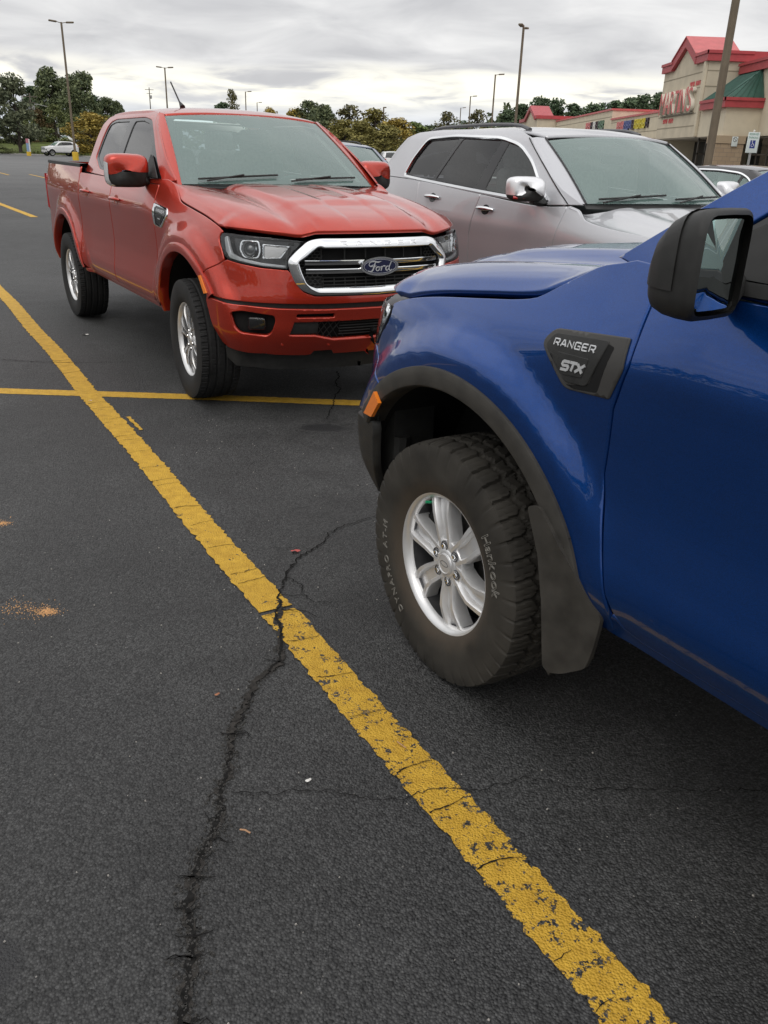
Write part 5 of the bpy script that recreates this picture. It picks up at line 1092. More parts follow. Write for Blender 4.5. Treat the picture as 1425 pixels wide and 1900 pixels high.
# cracks: ragged dark seams lying in the surface
M_CRK = mat('crack_fill', (.013, .0125, .012), .95, 0, .1, noise=.5, nscale=60)
M_CRKW = mat('crack_shoulder', (.033, .030, .027), .85, 0, .2, noise=.5, nscale=60, bump=.8, bscale=120, bdist=.006)
def crack(path, w0, w1, name='crack', z=.0062, m=None, jit=.006, sub=10):
    P = [np.array(p) for p in path]; pts = []
    for a, b in zip(P[:-1], P[1:]):
        L_ = np.linalg.norm(b-a); n = max(2, int(L_/.009)); nn = np.array((-(b-a)[1], (b-a)[0]))/max(L_, 1e-6)
        off = 0
        for k in range(n):
            off = off*.72+rng.gauss(0, jit*.6); pts.append(a+(b-a)*k/n+nn*off)
    pts = np.array(pts); d = np.gradient(pts, axis=0); d /= np.linalg.norm(d, axis=1)[:, None]+1e-9; l = np.stack([-d[:, 1], d[:, 0]], 1); v = []; f = []; n = len(pts)
    for i in range(n):
        w = (w0+(w1-w0)*i/n)*(.45+.9*rng.random())/2; q1 = pts[i]+l[i]*w; q2 = pts[i]-l[i]*w*(.6+.8*rng.random()); v += [(q1[0], q1[1], z), (q2[0], q2[1], z)]
    for i in range(n-1): f.append((2*i, 2*i+1, 2*i+3, 2*i+2))
    return link(name, mesh(v, f, False), m or M_CRK, GR)
C1 = [(-0.031, 3.502), (-0.126, 3.391), (-0.173, 3.369), (-0.239, 3.277), (-0.249, 3.205), (-0.294, 3.111), (-0.35, 3.007), (-0.377, 2.864), (-0.378, 2.776), (-0.377, 2.672), (-0.369, 2.537), (-0.334, 2.398), (-0.321, 2.268), (-0.356, 2.205), (-0.389, 2.145), (-0.396, 2.035), (-0.406, 1.957), (-0.414, 1.896), (-0.401, 1.816), (-0.391, 1.752), (-0.404, 1.669), (-0.381, 1.576), (-0.391, 1.505), (-0.406, 1.454), (-0.402, 1.391), (-0.402, 1.303), (-0.37, 1.237), (-0.36, 1.186), (-0.361, 1.126), (-0.348, 1.049), (-0.343, 0.90)]
C2 = [(-0.371, 1.667), (-0.313, 1.666), (-0.27, 1.66), (-0.224, 1.682), (-0.174, 1.681), (-0.132, 1.679), (-0.096, 1.669), (-0.019, 1.663), (0.023, 1.655), (0.072, 1.661), (0.107, 1.683), (0.15, 1.701), (0.221, 1.71), (0.278, 1.707), (0.338, 1.73), (0.414, 1.761), (0.484, 1.744), (0.524, 1.732), (0.58, 1.722), (0.697, 1.732), (0.8, 1.741), (0.9, 1.738), (1.053, 1.742), (1.3, 1.80)]
crack(C1[:9], .004, .009); crack(C1[8:14], .011, .008); crack(C1[9:19], .022, .016, m=M_CRKW, z=.0050); crack(C1[13:], .008, .015, z=.0032)
crack(C1[12:], .012, .026, m=M_CRKW, z=.0020, jit=.006)
crack(C2, .003, .002); crack([(-.29, 3.10), (-.36, 3.12), (-.47, 3.10)], .003, .002); crack([(-.377, 2.70), (-.30, 2.72), (-.24, 2.66), (-.17, 2.67)], .005, .002); crack([(-.36, 2.60), (-.28, 2.60), (-.22, 2.55)], .006, .002); crack([(-.375, 2.85), (-.31, 2.80), (-.30, 2.72)], .005, .003)
crack([(-2.968, 6.194), (-2.709, 6.162), (-2.425, 6.17), (-1.959, 6.259)], .008, .005); crack([(-.397, 6.194), (-.374, 6.031), (-.385, 5.84), (-.342, 5.652), (-.365, 5.44), (-.358, 5.232), (-.38, 4.95)], .012, .006)
for k in range(26):   # little side cracks feathering off the main seam
    a = np.array(C1[12+rng.randrange(18)]); s = rng.choice((-1, 1)); ln = rng.uniform(.02, .07); crack([a, a+np.array((s*ln*.6, rng.uniform(-.01, .015))), a+np.array((s*ln, rng.uniform(-.02, .03)))], .005, .0015, jit=.004)
nn_ = np.array((-LD[1], LD[0])); s_ = -5.0
while s_ < 3.2:       # hairline cracks across the paint
    c = LP+LD*s_; w = .062; a = c+nn_*w; b = c-nn_*w+LD*rng.uniform(-.03, .03); q = rng.random()
    if q < .8: crack([a, (a+b)/2+LD*rng.uniform(-.012, .012), b], .0028 if q > .3 else .005, .0022, 'paint_crack', .0066, jit=.003)
    elif q < 1: crack([a, (a+b)/2], .003, .0015, 'paint_crack', .0066, jit=.003)
    s_ += rng.uniform(.07, .30)
# stains, sand, litter
def m_stain():
    m = bpy.data.materials.new('oil_stain'); m.use_nodes = True; nt = m.node_tree; N = nt.nodes; L = nt.links; N.clear(); o = N.new('ShaderNodeOutputMaterial'); b, mth, mr, noise, pos, bp = asphalt_nodes(nt)
    p = N.new('ShaderNodeBsdfPrincipled'); p.inputs['Base Color'].default_value = (.016, .016, .017, 1); p.inputs['Roughness'].default_value = .5; L.new(bp.outputs[0], p.inputs['Normal'])
    at = N.new('ShaderNodeAttribute'); at.attribute_name = 'fade'; f = mr(mth('ADD', at.outputs['Fac'], mth('MULTIPLY', mth('SUBTRACT', noise(26, 6, .65), .5), 1.1)), .25, .75, 0, .85)
    mx = N.new('ShaderNodeMixShader'); L.new(f, mx.inputs[0]); L.new(b.outputs[0], mx.inputs[1]); L.new(p.outputs[0], mx.inputs[2]); L.new(mx.outputs[0], o.inputs[0]); return m
M_OIL = m_stain()
def blot(c, rx, ry, z=.0006, n=28):
    """soaked-in oil mark, thinning out towards its edge"""
    v = [(c[0], c[1], z)]; w = [1.]; f = []
    for k, r in enumerate((.5, 1.)):
        for i in range(n): t = 2*PI*i/n; v.append((c[0]+rx*r*math.cos(t), c[1]+ry*r*math.sin(t), z)); w.append(.9 if k == 0 else -.4)
    f = [(0, 1+i, 1+(i+1) % n) for i in range(n)]+[(1+i, 1+n+i, 1+n+(i+1) % n, 1+(i+1) % n) for i in range(n)]
    me = mesh(v, f, False); at = me.attributes.new('fade', 'FLOAT', 'POINT'); at.data.foreach_set('value', w); return link('oil_stain', me, M_OIL, GR)
blot((-.385, 4.786), .20, .11); blot((-.79, 1.14), .14, .13)
def grains(name, c, n, sx, sy, size, cols, label, cat, tail=None):
    mb = MB()
    for i in range(n):
        x = c[0]+rng.gauss(0, sx); y = c[1]+rng.gauss(0, sy)
        if tail and rng.random() < .40: k = rng.random()**1.2; x += tail[0]*k+rng.gauss(0, sx); y += tail[1]*k+rng.gauss(0, sy*2.5)
        s = size*rng.uniform(.5, 1.5); mb.box((x, y, s*.3), (s, s*rng.uniform(.6, 1.2), s*.7), rng.random()*3, (.7, .7))
    o = mb.build(name, cols, None, smooth=False); tag(o, label, cat, None, 'stuff'); return o
M_SAND = mat('sand', (.62, .36, .17), .9, 0, .2, noise=.3, nscale=200)
grains('sand', (-1.185, 2.537), 620, .020, .012, .0024, M_SAND, 'small patch of orange sand spilled on the asphalt near the line', 'sand', (-.20, .02))
grains('sand', (-1.66, 3.266), 260, .016, .010, .0024, M_SAND, 'small sandy spill at the left edge of the asphalt', 'sand', (-.10, .01))
mb = MB()
for i in range(420):
    x = rng.uniform(-1.4, 1.0); y = rng.uniform(.9, 5.0); s = rng.choice((.0015, .002, .002, .003, .004)); mb.box((x, y, s*.3), (s*1.3, s, s*.7), rng.random()*3, (.6, .6))
tag(mb.build('grit', mat('grit', (.33, .31, .28), .9, noise=.4, nscale=300), None, smooth=False), 'loose pale grit scattered over the asphalt', 'grit', None, 'stuff')
mb = MB()
for i in range(1500):   # crumbled edge of the wide crack
    j = 9+rng.random()*(len(C1)-10.01); k = int(j); a = np.array(C1[k])+(np.array(C1[k+1])-np.array(C1[k]))*(j-k); w = .004+.016*(k/len(C1)); s = rng.choice((.002, .003, .004, .005, .007)); x = a[0]+rng.gauss(0, w); y = a[1]+rng.gauss(0, .006)
    mb.box((x, y, s*.3), (s*1.3, s, s*.8), rng.random()*3, (.55, .6))
tag(mb.build('crack_rubble', mat('rubble', (.045, .043, .040), .9, 0, .3, noise=.7, nscale=400), None, smooth=False), 'crumbled asphalt chips along the wide foreground crack', 'rubble', None, 'stuff')
def leaf(name, c, s, ang, m, label, cat, lobes=5):
    v = [(0, 0, .010)]; n = 20
    for i in range(n):
        t = 2*PI*i/n; r = s*(.62+.38*abs(math.cos(t*lobes/2))); v.append((r*math.cos(t), r*.7*math.sin(t), .007+.35*s*max(0, math.cos(t*1.5))*abs(math.sin(t))))
    o = link(name, mesh(v, [(0, 1+i, 1+(i+1) % n) for i in range(n)], True), m); o.location = (c[0], c[1], 0); o.rotation_euler = (0, 0, ang); tag(o, label, cat); return o
leaf('leaf', (-.363, 3.08), .022, .3, mat('leaf_red', (.48, .09, .08), .6), 'small bright red leaf lying beside the crack', 'leaf')
leaf('leaf', (-.488, 2.078), .010, 1., mat('leaf_brown', (.33, .13, .06), .7), 'tiny orange-brown leaf on the asphalt left of the crack', 'leaf', 3)
leaf('paper_scrap', (-.175, 1.717), .010, .8, mat('paper', (.72, .70, .66), .8), 'torn white paper scrap on the asphalt near the thin crack', 'paper', 3)
leaf('paper_scrap', (-1.93, 5.17), .012, .5, MATS['paper'], 'white paper scrap on the yellow line below the crossing', 'paper', 4)
leaf('paper_scrap', (-2.664, 7.19), .03, .1, MATS['paper'], 'white scrap on the asphalt behind the red pickup front wheel', 'paper', 3)
tag(MB().tube([(-.325, 1.540, .004), (-.312, 1.536, .007), (-.298, 1.530, .004)], .0022, 5).build('twig', mat('dry_twig', (.42, .24, .13), .8)), 'short pale dry twig right of the wide crack', 'twig')
tag(MB().tube([(.06, 1.885, .009), (.072, 1.868, .012), (.085, 1.86, .008)], .0018, 5).build('twig', MATS['dry_twig']), 'thin pale twig lying on the worn yellow line', 'twig')

# ---------------------------------------------------------------- buildings
M_STUC = mat('stucco', (.58, .51, .39), .9, 0, .2, noise=.10, nscale=1.2, bump=.3, bscale=60)
M_STUC2 = mat('stucco_pale', (.62, .55, .42), .9, 0, .2, noise=.08, nscale=1.5, bump=.3, bscale=60)
M_PRED = mat('red_metal', (.40, .058, .065), .5, 0, .4, noise=.12, nscale=3)
M_PRED2 = mat('red_metal_top', (.52, .12, .12), .5, 0, .4, noise=.1, nscale=3)
M_GREEN = mat('green_metal', (.035, .10, .075), .45, .2, .5, noise=.15, nscale=2)
M_BRK = bpy.data.materials.new('block_wall'); MATS['block_wall'] = M_BRK
def _blk():
    M_BRK.use_nodes = True; nt = M_BRK.node_tree; b = nt.nodes['Principled BSDF']; t = nt.nodes.new('ShaderNodeTexBrick'); g = nt.nodes.new('ShaderNodeTexCoord'); mp = nt.nodes.new('ShaderNodeMapping'); nt.links.new(g.outputs['Object'], mp.inputs[0]); mp.inputs['Rotation'].default_value = (PI/2, 0, 0); nt.links.new(mp.outputs[0], t.inputs[0])
    t.inputs['Scale'].default_value = 1; t.inputs['Brick Width'].default_value = .4; t.inputs['Row Height'].default_value = .2; t.inputs['Mortar Size'].default_value = .012; t.inputs['Color1'].default_value = (.40, .30, .20, 1); t.inputs['Color2'].default_value = (.34, .25, .165, 1); t.inputs['Mortar'].default_value = (.25, .20, .15, 1); nt.links.new(t.outputs[0], b.inputs['Base Color']); b.inputs['Roughness'].default_value = .9
_blk()
M_STORE = glass('store_glass', (.25, .27, .27), .02)
M_FRAME = mat('bronze_frame', (.06, .05, .04), .5, .3)
def rb(mb, x0, x1, y0, y1, z0, z1): return mb.box(((x0+x1)/2, (y0+y1)/2, (z0+z1)/2), (abs(x1-x0), abs(y1-y0), abs(z1-z0)))
XB = 16.45
ST = empty('store_building', (XB, 50, 0)); tag(ST, 'beige store with red parapets, gabled sign tower and green hipped entrance roof', 'store')
def part(name, m, boxes, par=ST, org=(XB, 50, 0), smooth=False):
    mb = MB(Matrix.Translation(-Vector(org)))
    for q in boxes: rb(mb, *q)
    return mb.build(name, m, par, smooth=smooth)
FX = lambda x: (lambda a, b, h: (x-XB+h, a-50, b))
part('tower_wall', M_STUC, [(XB, 30, 50, 57.9, 3.0, 6.67)])
part('wing_wall', M_STUC2, [(18.2, 30, 20, 49.99, 3.0, 6.05)])
part('parapet', M_PRED, [(XB-.18, 30, 55.95, 58.05, 6.67, 7.17), (XB-.18, 30.2, 49.82, 51.95, 6.67, 7.17), (XB-.24, XB-.18, 55.95, 58.1, 7.02, 7.17), (XB-.24, 18.7, 49.76, 49.82, 7.02, 7.17), (XB-.24, XB-.18, 49.76, 51.95, 7.02, 7.17)])
part('wing_parapet', M_PRED, [(18.02, 30, 19.8, 49.80, 6.05, 6.55), (17.95, 18.02, 19.8, 49.80, 6.42, 6.55)])
MB().prism([(55.95, 6.67), (53.92, 7.70), (51.95, 6.67)], 0, 1.6, FX(XB+.01)).build('gable_wall', M_STUC, ST, smooth=False)
for a, b in (((56.1, 7.17), (53.92, 8.22)), ((53.92, 8.22), (51.75, 7.17))):
    dz = .50; poly = [a, b, (b[0], b[1]-dz), (a[0]+(.0), a[1]-dz)]
    MB().prism(poly, -.20, .06, FX(XB)).build('gable_band', M_PRED, ST, smooth=False)
    MB().prism([(a[0], a[1]+.0), (b[0], b[1]+.0), (b[0], b[1]+.05), (a[0], a[1]+.05)], -.26, 2.3, FX(XB)).build('gable_roof', M_PRED2, ST, smooth=False)
part('reveal', mat('reveal', (.30, .26, .19), .9), [(XB-.012, XB, 50, 57.9, z, z+.05) for z in (3.55, 4.18, 5.45, 6.2)]+[(XB, 18.2, 49.988, 50, z, z+.05) for z in (5.45, 6.2)])
part('downspout', M_STUC2, [(XB-.16, XB-.01, 50.05, 50.35, 3.0, 6.66)])
part('entrance_block', M_STUC2, [(XB, 30, 46.2, 49.98, 2.98, 4.27)])
part('entrance_fascia', M_PRED, [(XB-.2, 30, 46.0, 49.75, 4.27, 4.72), (XB-.26, 18.19, 45.94, 46.0, 4.58, 4.72), (XB-.26, XB-.2, 45.94, 49.75, 4.58, 4.72)])
hp = [(XB-.1, 46.1, 4.72), (18.18, 46.1, 4.72), (18.18, 49.9, 4.72), (XB-.1, 49.9, 4.72), (18.17, 46.9, 6.05), (18.17, 49.9, 6.05), (XB+.7, 49.9, 5.35)]
hr = link('hip_roof', mesh([(x-XB, y-50, z) for x, y, z in hp], [(0, 1, 4), (0, 4, 5, 3), (1, 2, 5, 4), (2, 3, 5), (0, 3, 2, 1)], False), M_GREEN, ST)
sm_ = MB(Matrix.Translation((-XB, -50, 0)))
for k in range(12):
    t = (k+.5)/12; y = 46.3+3.5*t; y2 = 46.9+3.0*t; sm_.tube([(XB-.1, y, 4.75), (18.17, max(y, 46.9), 6.08)], .025, 4)
for k in range(5):
    x = XB+.2+k*.33; sm_.tube([(x, 46.1, 4.75), (18.17-(18.17-x)*.25, 46.75, 5.85)], .025, 4)
sm_.build('roof_seams', M_GREEN, hr, smooth=False); tag(sm_ and bpy.data.objects[-1] if False else hr)
part('pier', M_BRK, [(16.2, 17.62, 46.15, 47.4, 0, 2.62)]); part('pier_cap', mat('pier_cap', (.40, .31, .21), .9), [(16.15, 17.66, 46.1, 47.45, 2.62, 2.979)])
part('store_wall', M_STUC2, [(XB+2.6, 30, 50.4, 57.9, 0, 2.999), (XB+.001, 30, 57.6, 57.9, 0, 2.999)])
part('soffit', mat('soffit', (.32, .28, .22), .9), [(XB+.02, 30, 46.25, 57.85, 2.94, 2.978)])
fr = [(18.05, 18.15, y, y+.07, 0, 2.95) for y in np.arange(22, 46.1, 1.3)]+[(18.05, 18.15, 22, 46.1, z, z+.07) for z in (.05, 2.1, 2.88)]+[(x, x+.07, 49.9, 50.0, 0, 2.94) for x in np.arange(XB+.1, 19.0, .42)]+[(XB+.1, 19, 49.9, 50, z, z+.07) for z in (.05, 2.1, 2.8)]
part('window_frame', M_FRAME, fr)
for y in np.arange(22, 46, 1.3): part('window_pane', M_STORE, [(18.09, 18.11, y+.07, y+1.3, .12, 2.87)])
part('store_interior', mat('store_dark', (.045, .042, .036), .9), [(20.5, 21, 20, 50, 0, 2.99), (XB+2.4, XB+2.55, 50.5, 57.5, 0, 2.9)])
# sign letters: each stands off the wall
M_SIGNF = mat('sign_red', (.60, .09, .09), .45); M_SIGNS = mat('sign_return', (.75, .70, .60), .6)
SG = empty('store_sign', (XB, 54.2, 4.85)); tag(SG, 'big red raised capital letters on the gabled tower wall', 'sign')
yy = 57.25
for ch, wd in zip("MARTIN'S", (1.12, .92, .84, .78, .34, .92, .30, .80)):
    me = text_mesh(ch, 1.75, .11, 0, 'LEFT'); xs = [v.co.x for v in me.vertices]; ys = [v.co.y for v in me.vertices]; x0, x1 = min(xs), max(xs); k = wd/(x1-x0)*.93
    yb = -.55
    for v in me.vertices:
        a, b, c = v.co; v.co = (-.12-c, (yy-54.2)-(a-x0)*k, b)
    mm = me; mm.update(); mm.materials.append(M_SIGNF); mm.materials.append(M_SIGNS)
    for p in mm.polygons: p.material_index = 0 if abs(p.normal.x) > .7 else 1
    mm = me; o = link('letter', mm, None, SG); yy -= wd*.93+.06
part('sign_raceway', mat('raceway', (.16, .14, .11), .8), [(XB-.10, XB-.005, 51.2, 57.2, 4.20, 4.27)])
for nm, y0, y1, z0, z1, lab in (('sign_lettering', 52.6, 50.85, 5.60, 5.83, 'short line of small red letters above the big store sign'), ('sign_lettering', 56.8, 54.75, 3.84, 4.08, 'short line of small red letters below the big store sign')):
    e = empty(nm, (XB, (y0+y1)/2, (z0+z1)/2)); tag(e, lab, 'sign'); n = 9
    for i in range(n):
        if i == 4: continue
        y = y0+(y1-y0)*(i+.5)/n; w_ = abs(y1-y0)/n*.72; mb = MB(Matrix.Translation(-Vector(e.location)))
        rb(mb, XB-.03, XB, y-w_/2, y-w_/2+.05, z0, z1); rb(mb, XB-.03, XB, y+w_/2-.05, y+w_/2, z0 if i % 2 else z0+.1, z1); rb(mb, XB-.031, XB, y-w_/2, y+w_/2, z1-.05 if i % 3 else z0, (z1-.05 if i % 3 else z0)+.05); mb.build('letter', M_SIGNF, e, smooth=False)
# strip of shops beyond
S2 = empty('shop_building', (18.2, 58, 0)); tag(S2, 'low beige row of shops with thin red roof edge beyond the store', 'shops'); o2 = (18.2, 58, 0)
part('wall', M_STUC2, [(18.2, 34, 57.95, 78, 2.6, 4.85), (18.2, 34, 78, 104.9, 2.6, 5.62), (19.5, 34, 57.95, 104.9, 0, 2.59)], S2, o2)
part('roof_edge', M_PRED2, [(18.1, 34, 62, 78, 4.85, 4.98), (18.1, 34, 77.9, 104.9, 5.62, 5.76)], S2, o2); part('parapet', M_PRED, [(18.0, 34, 58.0, 61.95, 4.5, 5.0)], S2, o2)
part('reveal', MATS['reveal'], [(18.188, 18.2, 58, 78, z, z+.04) for z in (3.2, 3.7, 4.6)]+[(18.188, 18.2, 78, 104.9, z, z+.05) for z in (3.3, 5.1)], S2, o2)
part('shop_window', M_STORE, [(18.15, 18.19, 63, 68, .3, 3.15)], S2, o2); part('canopy', MATS['soffit'], [(16.9, 18.19, 62, 104, 2.6, 2.75)], S2, o2)
for lab, y0, y1, z0, z1, cols in (('pink red and black raised shop letters on the far beige wall', 88, 80.5, 4.25, 4.95, ['p', 'p', 'k', 'w', 'k', 'g', 'g']), ('pink blue and yellow raised shop letters on the near shop wall', 75.6, 66.2, 3.95, 4.62, ['p', 'p', 'p', 'b', 'b', 'b', 'k', 'y', 'y', 'y', 'y', 'k'])):
    e = empty('shop_sign', (18.2, (y0+y1)/2, (z0+z1)/2)); tag(e, lab, 'sign'); CM = dict(p=mat('sg_pink', (.62, .22, .22), .5), k=mat('sg_black', (.05, .03, .04), .5), w=mat('sg_white', (.75, .75, .72), .5), g=mat('sg_green', (.12, .20, .14), .5), b=mat('sg_blue', (.10, .13, .32), .5), y=mat('sg_yellow', (.62, .52, .05), .5))
    for i, c in enumerate(cols):
        y = y0+(y1-y0)*(i+.5)/len(cols); w_ = abs(y1-y0)/len(cols)*.8; mb = MB(Matrix.Translation(-Vector(e.location))); h_ = z1-z0
        rb(mb, 18.08, 18.2, y-w_/2, y-w_/2+.22*w_, z0, z1-.1*h_*(i % 2)); rb(mb, 18.08, 18.2, y+w_/2-.22*w_, y+w_/2, z0+.08*h_*(i % 3), z1); rb(mb, 18.081, 18.2, y-w_/2, y+w_/2, z0+.42*h_, z0+.58*h_); rb(mb, 18.082, 18.2, y-w_/2, y+w_/2, z1-.18*h_ if i % 2 else z0, z1 if i % 2 else z0+.18*h_); mb.build('letter', CM[c], e, smooth=False)
S3 = empty('store_building', (16, 105, 0)); tag(S3, 'distant beige store end with small red gable and red parapet', 'store'); o3 = (16, 105, 0)
part('wall', M_STUC, [(16, 40, 105, 119, 0, 5.9)], S3, o3); part('parapet', M_PRED, [(15.8, 40, 104.8, 106.2, 5.9, 6.25), (15.8, 40, 114, 119, 5.9, 6.25)], S3, o3)
F3 = lambda a, b, h: (h, a-105, b)
MB().prism([(114, 5.9), (110.1, 7.1), (106.2, 5.9)], 0, 1.5, F3).build('gable_wall', M_STUC, S3, smooth=False)
for a, b in (((114.3, 6.25), (110.1, 7.5)), ((110.1, 7.5), (105.9, 6.25))): MB().prism([a, b, (b[0], b[1]-.45), (a[0], a[1]-.45)], -.25, 2., F3).build('gable_band', M_PRED, S3, smooth=False)
SW = link('sidewalk', MB().box((18.5, 62, .065), (9, 90, .13)).mesh(smooth=False), mat('concrete', (.36, .35, .33), .9, noise=.15, nscale=2)); tag(SW, kind='structure')

# ---------------------------------------------------------------- posts and signs
M_POLE = mat('bronze_pole', (.17, .135, .095), .6, .2, .4, noise=.2, nscale=2); M_GPOLE = mat('galvanised', (.36, .36, .35), .5, .5, noise=.15); M_YEL = mat('yellow_concrete', (.66, .43, .04), .8, noise=.15)
def light_pole(x, y, h, label, heads=2, rz=0., base=True, r=.085):
    e = empty('light_pole', (x, y, 0), rz); tag(e, label, 'light pole', 'parking lot light poles')
    MB().tube([(0, 0, .05), (0, 0, h)], [r, r*.78], 10).build('pole', M_POLE, e)
    if base: MB().lathe([(0, .30), (.75, .30), (.78, .27), (.78, 0)], 18, 'z').build('base', M_YEL, e)
    for s in ((1, -1) if heads == 2 else (1,)):
        a = MB().tube([(0, 0, h-.08), (s*.45, 0, h+.02)], .035, 6).build('arm', M_POLE, e)
        rbox('lamp_head', (s*.78, 0, h+.04), (.72, .36, .14), .05, M_POLE, e, (0, -.08*s, 0), 2)
    return e
for x, y, h, lab, hd, rz in ((-32.3, 90, 12.1, 'tall double-headed light pole on a yellow base behind the red pickup bed', 2, .5), (9.66, 75, 11.1, 'tall light pole rising above the silver car roof', 2, 1.2), (8.3, 24, 11.6, 'nearest thick brown light pole in front of the store, top cut off', 2, .3),
    (-31.8, 126, 11.4, 'double-headed light pole above the red pickup cab, left of its antenna', 2, .1), (12.15, 118, 11.3, 'light pole left of the tall one over the silver car', 1, .0), (12.7, 163, 11.5, 'smaller far light pole second left of the tall one', 1, 0), (14.1, 207, 11.8, 'smallest far light pole left of the silver car roof rail', 1, 0),
    (-28.6, 172, 11.5, 'far light pole over the middle of the red roof', 1, 0), (-33.1, 215, 11.8, 'farthest light pole just right of the one over the red roof', 1, .2), (-1.9, 120, 7.2, 'thin post among the autumn trees between the pickup and silver car', 1, 1.4)):
    light_pole(x, y, h, lab, hd, rz, r=.11 if y < 30 else .12)
M_WOOD = mat('pole_wood', (.13, .11, .09), .9, noise=.2)
def utility(x, y, h, lab, arms=True, lamp=False):
    e = empty('utility_pole', (x, y, 0), .3); tag(e, lab, 'utility pole', 'roadside poles'); MB().tube([(0, 0, 0), (0, 0, h)], [.16, .11], 8).build('pole', M_WOOD if arms else M_GPOLE, e)
    if arms: MB().box((0, 0, h-.5), (2.2, .12, .12)).box((0, 0, h-1.4), (1.4, .1, .1)).build('cross_arm', M_WOOD, e); MB().lathe([(h-2.6, .0), (h-2.6, .22), (h-1.8, .22), (h-1.8, 0)], 10, 'z', (.35, 0, 0)).build('transformer', M_GPOLE, e)
    if lamp: MB().tube([(0, 0, h-.3), (-1.2, 0, h+.3), (-2.8, 0, h+.6)], .05, 6).build('arm', M_GPOLE, e); rbox('lamp_head', (-3.1, 0, h+.62), (.7, .28, .14), .05, M_GPOLE, e)
utility(-61.6, 150, 9.8, 'plain roadside pole in front of the dark trees at far left', False, False); utility(-60.3, 150, 8.9, 'utility pole with transformer and cross arms at far left'); utility(-60, 160, 7.0, 'grey street lamp with curved arm before the big trees', False, True); utility(-65, 240, 15.6, 'far bare utility pole left of the light pole over the cab', True)
# disabled-parking sign
HS = empty('parking_sign', (10.17, 26, 0), .06); tag(HS, 'white and blue reserved disabled-parking sign on a square post', 'sign')
MB().box((0, .035, 1.22), (.05, .05, 2.44)).build('post', M_GPOLE, HS); MB().lathe([(2.44, .02), (2.50, .03), (2.53, 0)], 8, 'z', (0, .035, 0)).build('post_cap', mat('paper', (.72, .70, .66), .8), HS)
pl = rbox('sign_plate', (0, 0, 2.19), (.34, .012, .54), .004, mat('sign_white', (.66, .72, .70), .5), HS); FP = lambda a, b, h: (a, -.006-h, b)
def flat_text(txt, size, x, z, m, par, xs=1.):
    me = text_mesh(txt, size, .0, 0, 'CENTER', 0, xs)
    for v in me.vertices: a, b, c = v.co; v.co = (x+a, -.0085, z+b)
    return link('lettering', me, m, par)
M_SGRN = mat('sign_green', (.02, .20, .12), .5); flat_text('RESERVED', .075, 0, .215, M_SGRN, pl, .82); flat_text('PARKING', .075, 0, .125, M_SGRN, pl, .9)
MB().prism([(-.075, -.15), (.075, -.15), (.075, .06), (-.075, .06)], 0, .003, FP).build('symbol_field', mat('sign_blue', (.01, .03, .22), .5), pl)
ws_ = MB()
for p, w_ in (([(-.015, .035), (-.010, -.03), (.025, -.035), (.04, -.085)], .014), ([(.033*math.cos(t)-.006, .033*math.sin(t)-.075) for t in np.linspace(2.0, 5.8, 14)], .011), ([(.010*math.cos(t)-.016, .010*math.sin(t)+.040) for t in np.linspace(0, 6.2, 10)], .010)): ws_.prism(ribbon(p, w_, 2), .003, .005, FP)
ws_.build('wheelchair_symbol', mat('sg_white', (.75, .75, .72), .5), pl, smooth=False)
NS = empty('no_parking_sign', (17.1, 46.06, 2.72)); tag(NS, 'small white no-parking sign on the block pier', 'sign'); np_ = rbox('sign_plate', (0, 0, 0), (.30, .02, .46), .006, MATS['sign_white'], NS); FN = lambda a, b, h: (a, -.011-h, b)
mb = MB(); mb.prism(ribbon([(.10*math.cos(t), .09+.10*math.sin(t)) for t in np.linspace(0, 6.2, 20)], .022, 1), 0, .004, FN); mb.prism(ribbon([(-.07, .16), (.07, .02)], .02, 1), 0, .0042, FN); mb.build('no_parking_symbol', mat('sg_black', (.05, .03, .04), .5), np_, smooth=False)
BN = empty('wrapped_post', (-45.2, 110, 0)); BN.scale = (.62, .62, .62); tag(BN, 'white, blue and red wrapped post on a yellow base at far left', 'post'); MB().lathe([(0, .42), (.75, .42), (.78, 0)], 14, 'z').build('base', M_YEL, BN); MB().tube([(0, 0, .7), (0, 0, 2.3)], .30, 14).build('banner', mat('banner_blue', (.22, .33, .50), .6), BN); MB().tube([(0, 0, 2.3), (0, 0, 3.1)], .32, 14).build('banner_top', mat('banner_red', (.45, .18, .22), .6), BN); MB().box((.30, 0, 1.9), (.18, .3, 2.3)).build('side_panel', MATS['sg_white'], BN)

# ---------------------------------------------------------------- vegetation
def leaf_mat(name, c1, c2):
    m = mat(name, c1, .75, 0, .25); nt = m.node_tree; b = nt.nodes['Principled BSDF']; o = nt.nodes.new('ShaderNodeObjectInfo'); g = nt.nodes.new('ShaderNodeNewGeometry'); n = nt.nodes.new('ShaderNodeTexNoise'); n.inputs['Scale'].default_value = .9; nt.links.new(g.outputs['Position'], n.inputs[0])
    ad = nt.nodes.new('ShaderNodeMath'); ad.operation = 'ADD'; nt.links.new(g.outputs['Random Per Island'], ad.inputs[0]); nt.links.new(n.outputs[0], ad.inputs[1]); mr = nt.nodes.new('ShaderNodeMapRange'); nt.links.new(ad.outputs[0], mr.inputs[0]); mr.inputs[1].default_value = .4; mr.inputs[2].default_value = 1.5
    mx = nt.nodes.new('ShaderNodeMix'); mx.data_type = 'RGBA'; nt.links.new(mr.outputs[0], mx.inputs['Factor']); mx.inputs['A'].default_value = (*c1, 1); mx.inputs['B'].default_value = (*c2, 1); nt.links.new(mx.outputs['Result'], b.inputs['Base Color']); b.inputs['Subsurface Weight'].default_value = 0; return m
